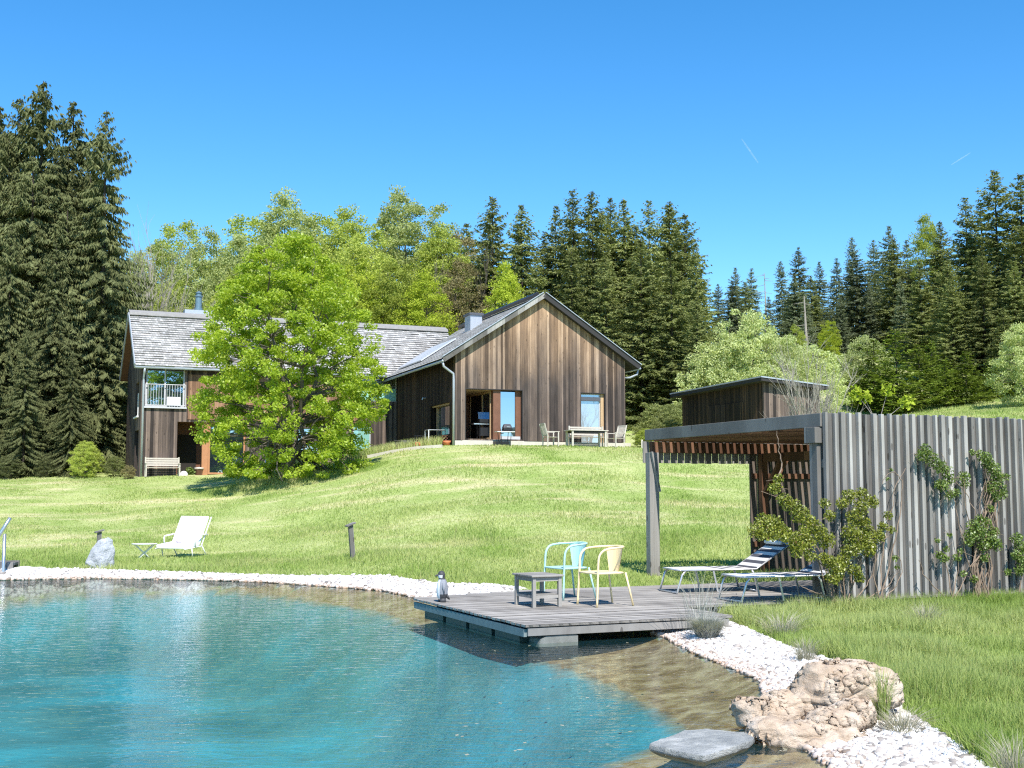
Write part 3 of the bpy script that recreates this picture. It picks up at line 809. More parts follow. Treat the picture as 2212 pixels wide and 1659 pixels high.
# ------------------------------------------------------------------ plants helpers
def leaf_quads(Cn, size, tilt=None, aspect=0.62, flat=0.0):
    n = len(Cn); s = size * rng.uniform(.65, 1.3, n)
    a = rng.standard_normal((n, 3)); 
    if flat: a[:, 2] *= (1 - flat)
    a /= np.linalg.norm(a, axis=1)[:, None]
    b = rng.standard_normal((n, 3)); b -= (b * a).sum(1)[:, None] * a
    b /= np.linalg.norm(b, axis=1)[:, None]
    T = a * s[:, None] * .5; B = b * (s * aspect)[:, None] * .5
    return np.stack([Cn - T, Cn - T * .1 + B, Cn + T, Cn - T * .1 - B], 1).reshape(-1, 3)
def ball(n, r):
    v = rng.standard_normal((n, 3)); v /= np.linalg.norm(v, axis=1)[:, None]
    return v * (r * rng.uniform(0, 1, n) ** .45)[:, None]
def branchy(mb, p0, p1, r0, r1, seg=5, wob=0.12, n=5, sag=0.0):
    p0 = Vector(p0); p1 = Vector(p1); L = (p1 - p0).length; pts = []; rs = []
    for i in range(seg + 1):
        t = i / seg; p = p0.lerp(p1, t)
        if 0 < i < seg: p += Vector((random.gauss(0, 1), random.gauss(0, 1), random.gauss(0, .5))) * L * wob * .35
        p.z += sag * math.sin(PI * t) * L
        pts.append(p); rs.append(r0 + (r1 - r0) * t)
    mb.tube(pts, rs, n, cap=False); return pts
def broadleaf(Ht, prof, nclump, per, leaf, base=(0, 0), stems=3, crad=0.5, seed=1, skew=(0, 0), nbr=60, gap=0.5, trunk_r=0.12, mod=.42):
    """prof(t)->radius; returns crown mesh verts, rnd and an MB with the limbs"""
    random.seed(seed); noise_off = Vector((seed * 7.1, seed * 3.3, 0))
    cl = []; tries = 0
    while len(cl) < nclump and tries < nclump * 40:
        tries += 1
        t = random.random(); r = prof(t)
        if r <= 0 or random.random() > (r / 1.0) ** 1.0 / max(prof(k / 10) for k in range(11)): continue
        q = random.random() ** 0.38; a = random.uniform(0, 2 * PI)
        r *= 1 + mod * noise.noise(Vector((math.cos(a) * 1.6, math.sin(a) * 1.6, t * 4 + seed)))
        p = Vector((math.cos(a) * r * q, math.sin(a) * r * q, t * Ht * (1 + .06 * noise.noise(Vector((math.cos(a) * 2.5, math.sin(a) * 2.5, seed + 5.5))))))
        if noise.noise(p * (1.6 / max(crad, .2) * .35) + noise_off) < -0.16 * gap * 2 + 0.0 and random.random() < .85: continue
        cl.append((p, crad * random.uniform(.6, 1.25)))
    V = []; Rn = []
    for p, r in cl:
        n = int(per * random.uniform(.6, 1.3)); c = ball(n, r); c[:, 2] *= .62
        c += np.array(p[:]); V.append(c); tone = rng.uniform(0, .6)
        Rn.append(np.clip(tone + rng.uniform(0, .5, n), 0, 1))
    V = np.concatenate(V); Rn = np.concatenate(Rn)
    Q = leaf_quads(V, leaf)
    mb = MB(); nodes = []
    for s_ in range(stems):
        a = s_ * 2 * PI / stems + .4; sp_ = (.25 if stems > 1 else 0)
        top = Vector((math.cos(a) * prof(.6) * .45 * (stems > 1), math.sin(a) * prof(.6) * .45 * (stems > 1), Ht * random.uniform(.8, .93)))
        pts = branchy(mb, (math.cos(a) * .1 * sp_, math.sin(a) * .1 * sp_, -.4), top, trunk_r, trunk_r * .12, 9, .10, 7)
        nodes += [(p, trunk_r * (1 - i / 9.5)) for i, p in enumerate(pts) if i > 1]
    for p, r in random.sample(cl, min(nbr, len(cl))):
        best = min(nodes, key=lambda q: (q[0] - p).length + (4 if q[0].z > p.z - .15 * Ht * .1 else 0))
        branchy(mb, best[0], p, best[1] * .5 + .006, .008, 4, .16, 4, 0.03)
    return Q, Rn, mb

# ------------------------------------------------------------------ the maple in front of the long house
maple_at = P(622, 1023, 50.0)
maple_at.z = H(maple_at.x, maple_at.y)
def mprof(t):
    pts = [(0, 2.6), (.08, 3.3), (.3, 3.95), (.48, 4.05), (.62, 3.75), (.78, 3.0), (.90, 1.9), (.97, 1.0), (1, .4)]
    for (a, b), (c, d) in zip(pts, pts[1:]):
        if t <= c: return b + (d - b) * (t - a) / (c - a)
    return .1
Q, Rn, mb = broadleaf(10.3, mprof, 900, 135, 0.12, stems=5, crad=.38, seed=3, nbr=260, gap=1.0, trunk_r=.14, mod=.10)
k_ = np.repeat((Q.reshape(-1, 4, 3)[:, 0, 2] > .25), 4); Rn = Rn[k_[::4]]; Q = Q[k_]
mt = empty('maple_tree', maple_at, 0, 'bright green spreading maple growing before the long house', 'tree')
mb.build('trunk', M['bark'], mt); np_mesh('crown', Q, 4, Rn, M['maple'], mt)

# ------------------------------------------------------------------ spruces
def spruce(Ht, Rb, levels, droop, dens, seed, twig=.5, tw=.14, sparse=0.0, per=6, curtain=0.0):
    rs = np.random.default_rng(seed); V = []; Rn = []
    for i in range(levels):
        t = (i + rs.uniform(0, .8)) / levels; z = Ht * (.02 + .97 * t)
        L0 = Rb * (1 - t) ** .72 * (1 + .16 * math.sin(t * 17 + seed) + .1 * math.sin(t * 41 + seed * 2)) * (1 if t > .12 else .75 + 2 * t) + .12
        nb = max(5, int(per * (1 - .25 * t)))
        a0 = rs.uniform(0, 2 * PI)
        for b in range(nb):
            if rs.uniform() < sparse: continue
            z = Ht * min(.985, .02 + .97 * (t + rs.normal(0, .55) / levels)); a = a0 + b * 2 * PI / nb + rs.normal(0, .35); L = L0 * rs.choice([rs.uniform(.45, .8), rs.uniform(.8, 1.1), rs.uniform(1.0, 1.4)], p=[.3, .5, .2])
            dirv = np.array([math.cos(a), math.sin(a), 0]); side = np.array([-math.sin(a), math.cos(a), 0])
            n = max(3, int(L / .27 * dens)); s = (np.arange(n) + rs.uniform(0, 1, n)) / n
            s = s[s > .12] if L > .8 else s
            up = .25 * (1 - droop)
            zc = L * (up * s - droop * .75 * s ** 1.6 + .16 * s ** 3.5) + (t > .8) * L * s * .6
            base = dirv * (s * L)[:, None] + np.stack([0 * s, 0 * s, z + zc], 1)
            tone = rs.uniform(0, .55)
            for sd_ in (-1, 1, 0, -.5, .5):
                ln = twig * (0.45 + .65 * np.sin(PI * np.clip(s * .9 + .1, 0, 1))) * rs.uniform(.6, 1.25, len(s)) * (min(1, .35 + L / 2.2))
                d = dirv * .55 + side * sd_ * rs.uniform(.7, 1.0) + np.array([0, 0, -droop * .5 - curtain * rs.uniform(.3, 1.6)]) 
                d = d[None] + rs.normal(0, .22, (len(s), 3)); d /= np.linalg.norm(d, axis=1)[:, None]
                w = np.cross(d, rs.normal(0, 1, (len(s), 3)) * .5 + np.array([0, 0, 1])); w /= np.linalg.norm(w, axis=1)[:, None] + 1e-6
                A_ = base; E = base + d * ln[:, None]; Mi = base + d * (ln * .4)[:, None]; wv = w * (tw * (.5 + .5 * ln / twig))[:, None] * .5
                V.append(np.stack([A_, Mi + wv, E, Mi - wv], 1).reshape(-1, 3)); Rn.append(np.clip(tone + rs.uniform(0, .5, len(s)), 0, 1))
    tb = MB(); tb.tube([(0, 0, -.5), (0, 0, Ht * .5), (0, 0, Ht * .99)], [Ht * .011, Ht * .006, .02], 7)
    return np.concatenate(V), np.concatenate(Rn), tb
def make_tree_proto(name, Q, Rn, tb, leafm, barkm, Ht):
    return dict(name=name, crown=np_mesh(name + '_crown', Q, 4, Rn, leafm, 'mesh'), tb=tb, bark=barkm, Ht=Ht, trunk=None)
def trunk_mesh(pr):
    if pr['trunk'] is None:
        o = pr['tb'].build('trunk', pr['bark'], None); pr['trunk'] = o.data; bpy.data.objects.remove(o)
    return pr['trunk']
def more(lst, lo, hi, seed, dx=22, dy=(10, 70), dY=(2, 9)):
    rr = random.Random(seed); return [(x + rr.uniform(-dx, dx), y + rr.uniform(*dy), Y + rr.uniform(*dY)) for x, y, Y in lst if lo <= x <= hi]
def plant(pr, px, top, Y, label, cat='tree', group=None, widen=1.0, mat=None, name=None, base_dz=0.0):
    d = P(px, top, Y); z0 = H(d.x, d.y) + base_dz; s = (d.z - z0) / pr['Ht']
    t = empty(name or pr['name'], (d.x, d.y, z0), random.uniform(0, 6.28), label, cat, group)
    for nm, me in (('trunk', trunk_mesh(pr)), ('crown', pr['crown'])):
        o = bpy.data.objects.new(nm, me); C.objects.link(o); o.parent = t
        if nm == 'crown' and mat: 
            o.material_slots[0].link = 'OBJECT'; o.material_slots[0].material = mat
    w_ = widen * random.uniform(.88, 1.18); t.scale = (s * w_, s * w_, s); t.rotation_euler = (random.gauss(0, .012), random.gauss(0, .012), t.rotation_euler.z)
    return t
SP = []
for i, (droop, cur, sparse) in enumerate([(.75, 1.1, .03), (.65, .9, .12), (.8, 1.2, .0)]):
    SP.append(make_tree_proto('spruce_tree', *spruce(22, 4.7, 78, droop, 1.7, 11 + i, twig=.5, tw=.11, sparse=sparse, per=9, curtain=cur), M['spruce'], M['bark_dark'], 22))
SM = []
for i in range(4):
    SM.append(make_tree_proto('spruce_tree', *spruce(18, 3.5, 74, .42, 1.35, 31 + i, twig=.44, tw=.12, sparse=.03, per=9, curtain=.15), M['spruce_mid'], M['bark_dark'], 18))
SY = []
for i in range(2):
    SY.append(make_tree_proto('young_spruce', *spruce(5.5, 1.75, 26, .12, 1.4, 51 + i, twig=.36, tw=.09, sparse=.0, per=8, curtain=0.0), M['spruce_young'], M['bark_dark'], 5.5))

ORD = ['first', 'second', 'third', 'fourth', 'fifth', 'sixth', 'seventh', 'eighth', 'ninth', 'tenth', 'eleventh', 'twelfth', 'thirteenth', 'fourteenth', 'fifteenth', 'sixteenth', 'seventeenth', 'eighteenth', 'nineteenth', 'twentieth']
left = [(-75, 225, 70, 0), (8, 222, 72, 2), (62, 205, 70, 1), (102, 170, 68, 0), (172, 213, 73, 2), (238, 233, 66.5, 1), (30, 480, 64, 2), (125, 520, 64.5, 0), (-40, 560, 62, 1), (205, 470, 70, 2)]
left_lab = ['huge drooping spruce cut by the left edge of the photo', 'huge drooping spruce just inside the left edge, behind the lower ones',
            'tall drooping spruce left of the highest one at the left', 'tallest drooping spruce of the left stand, its tip above all others',
            'drooping spruce right of the tallest in the left stand', 'slim spruce with bare arms against the sky, nearest the long house',
            'lower drooping spruce before the left stand, near the picture edge', 'lower drooping spruce before the tallest spruce of the left stand',
            'lower drooping spruce at the very left edge above the lawn', 'shorter drooping spruce filling the gap beside the long house roof']
for k, (x, y, Y, v) in enumerate(left):
    plant(SP[v], x, y, Y, left_lab[k], 'spruce', 'drooping spruces left of the long house', 1.0 if k != 5 else .85)
for k, (x, y, Y, v) in enumerate([(-20, 330, 67, 1), (35, 300, 69, 0), (82, 330, 66, 2), (140, 300, 70, 1), (150, 420, 66, 2), (200, 350, 69, 0), (60, 700, 61.5, 1), (160, 760, 62, 2), (225, 640, 66, 1)]):
    plant(SP[v], x, y, Y, 'drooping spruce filling the left stand, %s of those counted from the left' % ORD[k], 'spruce', 'drooping spruces left of the long house', 1.05)
mid = [(1065, 418, 84), (1130, 438, 82), (1195, 440, 88), (1243, 405, 84), (1285, 410, 80), (1322, 425, 90), (1357, 425, 86), (1402, 430, 80), (1447, 432, 84), (1480, 455, 80), (1502, 520, 76),
       (1160, 560, 76), (1235, 540, 75), (1310, 550, 74), (1385, 510, 73), (1450, 560, 72), (1500, 640, 70), (1010, 478, 112)]
for k, (x, y, Y) in enumerate(mid):
    if k < 11: lb = 'dark spruce behind the gabled house, %s from the left on its skyline' % ORD[k]
    elif k < 17: lb = 'lower dark spruce right behind the gable roof, %s from the left' % ORD[k - 11]
    else: lb = 'small dark spruce tip poking above the brown twiggy trees'
    plant(SM[k % 4], x, y, Y, lb, 'spruce', 'dark spruces behind the gabled house', 1.0 if k < 11 else 1.15)
for k, (x, y, Y) in enumerate(more(mid[:11], 1000, 1490, 3)):
    plant(SM[(k + 2) % 4], x, y, Y, 'dark spruce filling the stand behind the gable, %s from the left of those' % ORD[k], 'spruce', 'dark spruces behind the gabled house', 1.2)
farr = [(1552, 612, 140), (1590, 575, 130), (1622, 578, 137), (1690, 562, 140), (1725, 532, 126), (1765, 562, 132), (1802, 556, 140), (1838, 510, 126), (1885, 515, 136), (1917, 485, 122), (1960, 517, 126),
        (1740, 640, 105), (1815, 640, 110), (1880, 610, 112), (1660, 640, 112), (1945, 600, 104)]
for k, (x, y, Y) in enumerate(farr):
    lb = ('distant blue-green spruce on the right hillside, %s on the skyline' % ORD[k]) if k < 11 else 'distant spruce lower down the right hillside, %s from the left' % ORD[k - 11]
    plant(SM[(k + 1) % 4], x, y, Y, lb, 'spruce', 'distant spruces on the right hillside', .95, M['spruce_far'])
for k, (x, y, Y) in enumerate(more(farr[:11], 1560, 1990, 4, 18, (25, 90), (-16, -6))):
    plant(SM[(k + 3) % 4], x, y, Y, 'distant spruce just below the right skyline, %s from the left of those' % ORD[k], 'spruce', 'distant spruces on the right hillside', 1.55, M['spruce_mid'] if k % 3 else M['spruce_far'])
rn = [(2032, 475, 106), (2085, 425, 99), (2148, 362, 95), (2203, 372, 93), (2250, 395, 95), (1990, 560, 100), (2050, 560, 92), (2120, 540, 89), (2185, 560, 88), (2240, 600, 86)]
for k, (x, y, Y) in enumerate(rn):
    lb = ('big dark spruce at the right edge, %s from the left on its skyline' % ORD[k]) if k < 5 else 'big dark spruce at the right edge, %s from the left lower down' % ORD[k - 5]
    plant(SM[(k + 2) % 4], x, y, Y, lb, 'spruce', 'dark spruces at the right edge', 1.2, M['spruce_mid'])
for k, (x, y, Y) in enumerate(more(rn, 2000, 2260, 5, 25, (30, 120), (-4, 5))):
    plant(SM[(k + 1) % 4], x, y, Y, 'spruce filling the dark stand at the right edge, %s of those' % ORD[k], 'spruce', 'dark spruces at the right edge', 1.3, M['spruce_mid'])
yg = [(1885, 735, 84), (1935, 715, 80), (1985, 745, 83), (2040, 775, 80), (2085, 760, 80), (2140, 775, 82), (2190, 790, 82), (1835, 770, 88), (1860, 800, 84), (1912, 790, 82), (1962, 800, 81.5), (2012, 735, 84), (2064, 800, 80), (2112, 800, 82), (2165, 735, 86), (2215, 780, 84)]
for k, (x, y, Y) in enumerate(yg):
    plant(SY[k % 2], x, y, Y, 'young yellow-green spruce at the meadow edge, %s from the left' % ORD[k], 'spruce', 'young spruces at the meadow edge', 1.25)

# broadleaf prototypes
def prof_oval(w, lo=.15):
    return lambda t: w * math.sin(PI * min(1, max(0, (t - lo + .12) / (1.12 - lo)))) ** .6 if t > lo * .6 else 0
BL = []
for i, (w, st) in enumerate([(3.6, 2), (3.0, 1), (4.0, 3)]):
    Q, Rn, mb = broadleaf(16, prof_oval(w, .05), 420, 100, 0.18, stems=st, crad=.75, seed=21 + i, nbr=70, gap=.8, trunk_r=.16)
    BL.append(make_tree_proto('broadleaf_tree', Q, Rn, mb, M['leaf_spring'], M['bark'], 16))
BS = []
for i in range(2):
    Q, Rn, mb = broadleaf(6, prof_oval(2.4, .0), 300, 100, 0.11, stems=4, crad=.42, seed=41 + i, nbr=60, gap=.6, trunk_r=.06)
    BS.append(make_tree_proto('shrub', Q, Rn, mb, M['leaf_pale'], M['bark'], 6))
def bare(Ht, w, n, seed, r=.05, spread=.5):
    random.seed(seed); mb = MB()
    def grow(p, d, L, r_, lev):
        pts = [p]; q = p.copy(); dd = d.copy()
        for i in range(4):
            dd = (dd + Vector((random.gauss(0, .12), random.gauss(0, .12), .05))).normalized(); q = q + dd * L / 4; pts.append(q.copy())
        mb.tube(pts, [r_ * (1 - .6 * i / 4) for i in range(5)], 4 if lev else 6, cap=False)
        if lev < 3:
            for k in range(n if lev else n + 2):
                s_ = random.uniform(.25, 1); bp = pts[min(4, int(s_ * 4))]
                nd = (dd + Vector((random.gauss(0, spread), random.gauss(0, spread), random.gauss(.15, .25)))).normalized()
                grow(bp, nd, L * random.uniform(.4, .68), r_ * .5, lev + 1)
    for s_ in range(w):
        a = s_ * 2.4 + .3; grow(Vector((0, 0, -.2)), Vector((math.cos(a) * .25, math.sin(a) * .25, 1)).normalized(), Ht * .52, r, 0)
    top = sorted(v[2] for v in mb.v)[-20]; k = Ht / top; mb.v = [(x * k ** .5, y * k ** .5, z * k) for x, y, z in mb.v]
    return mb
def bare_tree(px, top, Y, label, seed, mat, w=2, n=5, r=.05, spread=.5, name='bare_tree'):
    d = P(px, top, Y); z0 = H(d.x, d.y); Ht = d.z - z0
    t = empty(name, (d.x, d.y, z0), 0, label, 'tree')
    bare(Ht, w, n, seed, r, spread).build('branches', mat, t)
    return t

dec = [(296, 560, 92, 1, 'leaf_grey'), (340, 520, 96, 0, 'leaf_grey'), (398, 470, 100, 0, 'leaf_spring'), (450, 495, 94, 2, 'leaf_grey'), (505, 515, 90, 1, 'leaf_grey'), (556, 462, 104, 0, 'leaf_spring'), (612, 425, 98, 1, 'leaf_grey'),
       (662, 470, 95, 2, 'leaf_grey'), (702, 458, 100, 0, 'leaf_spring'), (748, 455, 94, 1, 'leaf_spring'), (795, 490, 90, 2, 'leaf_spring'), (850, 418, 100, 1, 'leaf_grey'), (908, 430, 98, 0, 'leaf_grey'), (950, 495, 94, 1, 'leaf_spring'),
       (990, 500, 96, 0, 'leaf_brown')]
for k, (x, y, Y, v, m) in enumerate(dec):
    plant(BL[v], x, y, Y, 'spring-leafed tree on the skyline behind the long house, %s from the left' % ORD[k], 'tree', 'spring trees behind the long house', 1.0, M[m])
low = [(300, 640, 80, 2, 'leaf_grey'), (375, 600, 82, 0, 'leaf_spring'), (440, 610, 80, 1, 'leaf_grey'), (520, 590, 80, 2, 'leaf_spring'), (600, 580, 82, 0, 'leaf_spring'), (690, 575, 82, 1, 'leaf_spring'), (770, 560, 82, 2, 'leaf_bright'),
       (850, 560, 82, 0, 'leaf_spring'), (915, 590, 80, 1, 'leaf_bright'), (1005, 560, 84, 2, 'leaf_brown')]
for k, (x, y, Y, v, m) in enumerate(low):
    plant(BL[v], x, y, Y, 'lower leafy tree right behind the long house roof, %s from the left' % ORD[k], 'tree', 'lower trees behind the long house roof', 1.1, M[m])
plant(BL[1], 1098, 572, 76, 'bright lime green tree rising behind the gable roof', 'tree', None, .8, M['leaf_bright'])
plant(BL[1], 2003, 470, 112, 'light green tree between dark spruces on the right skyline', 'tree', None, .8, M['leaf_spring'])
plant(BL[0], 1790, 690, 100, 'lime green tree on the right hillside below the far spruces', 'tree', None, .9, M['leaf_bright'])
plant(BL[2], 1720, 700, 96, 'loosely leaved tree behind the bare shrub on the right', 'tree', None, .9, M['leaf_spring'])
for k, (x, y, Y, w, m, lb) in enumerate([
        (1556, 735, 68, 1.0, 'leaf_pale', 'pale green shrub behind the left end of the shed'),
        (1618, 668, 67, .85, 'leaf_pale', 'tallest pale green shrub behind the shed'),
        (1682, 722, 69, .9, 'leaf_pale', 'pale green shrub right of the tallest one behind the shed'),
        (1738, 745, 72, 1.1, 'leaf_pale', 'pale shrub half hidden by the bare tree beside the shed'),
        (1868, 725, 86, .9, 'leaf_pale', 'pale leafed shrub among the young spruces'),
        (2215, 690, 74, 1.1, 'leaf_pale', 'pale leafed shrub cut by the right edge above the fence'),
        (1395, 925, 56.5, 1.6, 'leaf_spring', 'low shrub at the right corner of the gabled house'),
        (1440, 900, 60, 1.4, 'spruce_mid', 'dark low bush left of the shed'),
        (1424, 872, 62, 1.9, 'spruce_mid', 'dark bush behind the low shrub at the right of the gabled house'),
        (1478, 868, 64, 1.7, 'spruce_mid', 'dark bush hidden behind the far end of the shed roof'),
        (185, 952, 60, 1.25, 'leaf_spring', 'light green bush at the foot of the tall spruces'),
        (248, 985, 60.5, 1.3, 'spruce_mid', 'small dark bush left of the long house'),
        (20, 985, 60.5, 1.6, 'spruce', 'low dark bush under the left spruces'),
        (100, 990, 61, 1.6, 'spruce', 'low dark bush between lawn and the tallest spruce'),
        (278, 1005, 57.5, 1.5, 'leaf_brown', 'low brownish bush at the foot of the house corner')]):
    plant(BS[k % 2], x, y, Y, lb, 'shrub', None, w, M[m])
bare_tree(322, 440, 78, 'leafless pale tree beside the slim spruce on the left', 5, M['bark_pale'], 2, 5, .07, .32)
bare_tree(372, 560, 76, 'leafless grey tree left of the long house chimney', 6, M['bark_pale'], 2, 4, .06, .4)
bare_tree(985, 520, 84, 'brown leafless tree between green trees and dark spruces', 8, M['bark'], 3, 5, .06, .3)
bare_tree(1752, 715, 47, 'pale leafless shrub tree at the right end of the shed', 9, M['bark_pale'], 6, 4, .032, .30)
for (px, y0, Y, lb, r) in [(1651, 590, 128, 'thin dead grey trunk among the far spruces', .12), (1737, 640, 100, 'broken dead trunk standing above the shrubs', .16)]:
    d = P(px, y0, Y); z0 = H(d.x, d.y); t = empty('dead_tree', (d.x, d.y, z0), 0, lb, 'tree'); h = d.z - z0
    b = MB(); b.tube([(0, 0, -.3), (.1, 0, h * .5), (0, 0, h)], [r, r * .75, r * .25], 6)
    for i in range(9): 
        a = random.uniform(0, 6.28); zz = h * random.uniform(.45, .98); b.tube([(0, 0, zz), (math.cos(a) * .9, math.sin(a) * .9, zz - .1)], [.03, .012], 4)
    b.build('trunk', M['bark_pale'], t)

# ------------------------------------------------------------------ buildings
def wall_holes(mb, u0, u1, top, holes, th=0.3, z0=-0.6, axis='u', at=0.0, splits=()):
    """wall in the u-z plane at v=at (axis 'u') or in the v-z plane at u=at (axis 'v'); top(u)->z; holes (ua,ub,za,zb)"""
    def pt(s, d, z): return (s, at + d, z) if axis == 'u' else (at + d, s, z)
    xs = sorted(set([u0, u1] + [h for q in holes for h in q[:2]] + [s for s in splits if u0 < s < u1]))
    for a, b in zip(xs, xs[1:]):
        hs_ = sorted([(q[2], q[3]) for q in holes if q[0] <= a + 1e-6 and q[1] >= b - 1e-6])
        z = (z0, z0)
        for (ha, hb) in hs_ + [(None, None)]:
            zt = (ha, ha) if ha is not None else (top(a), top(b))
            if zt[0] - z[0] > 1e-4 or zt[1] - z[1] > 1e-4:
                for d in (0, th): mb.poly([pt(a, d, z[0]), pt(b, d, z[1]), pt(b, d, zt[1]), pt(a, d, zt[0])])
            if ha is not None: z = (hb, hb)
    for (a, b, za, zb) in holes:
        mb.poly([pt(a, 0, za), pt(a, th, za), pt(a, th, zb), pt(a, 0, zb)]); mb.poly([pt(b, 0, za), pt(b, th, za), pt(b, th, zb), pt(b, 0, zb)])
        mb.poly([pt(a, 0, zb), pt(b, 0, zb), pt(b, th, zb), pt(a, th, zb)]); mb.poly([pt(a, 0, za), pt(b, 0, za), pt(b, th, za), pt(a, th, za)])
    for e in (u0, u1): mb.poly([pt(e, 0, z0), pt(e, th, z0), pt(e, th, top(e)), pt(e, 0, top(e))])
    return mb
def shingles(mb, O, A_, S, N, LA, LS, course=.22, th=.055):
    O, A_, S, N = map(Vector, (O, A_, S, N)); n = int(LS / course)
    c = LS / n
    for i in range(n):
        s0 = i * c; s1 = s0 + c
        jit = 0
        # each course in pieces so that the lower edge is uneven
        m = max(1, int(LA / .45)); 
        for k in range(m):
            a0 = LA * k / m; a1 = LA * (k + 1) / m; lift = th * rng.uniform(.7, 1.3); dn = rng.uniform(-.012, .012)
            p = [O + A_ * a0 + S * (s0 + dn) + N * lift, O + A_ * a1 + S * (s0 + dn) + N * lift, O + A_ * a1 + S * s1, O + A_ * a0 + S * s1]
            uv = [(a0, i + .02), (a1, i + .02), (a1, i + .98), (a0, i + .98)]
            mb.poly(p, uv)
            mb.poly([O + A_ * a0 + S * (s0 + dn) - N * .0, O + A_ * a1 + S * (s0 + dn) - N * .0, p[1], p[0]], [(a0, i + .5)] * 4)

def pane_window(t, fr, u0, u1, z0, z1, dv, pane, frame_m, fw=.06, mull=(), name='window', trans=()):
    f = MB()
    f.box(u0, u0 + fw, dv, dv + .07, z0, z1); f.box(u1 - fw, u1, dv, dv + .07, z0, z1)
    f.box(u0 + fw, u1 - fw, dv, dv + .07, z0, z0 + fw); f.box(u0 + fw, u1 - fw, dv, dv + .07, z1 - fw, z1)
    for m in mull: f.box(m - fw * .5, m + fw * .5, dv + .002, dv + .072, z0 + fw, z1 - fw)
    o = f.build(name, frame_m, t)
    g = MB(); g.box(u0 + fw * .5, u1 - fw * .5, dv + .03, dv + .045, z0 + fw * .5, z1 - fw * .5); g.build('pane', pane, o)
    return o

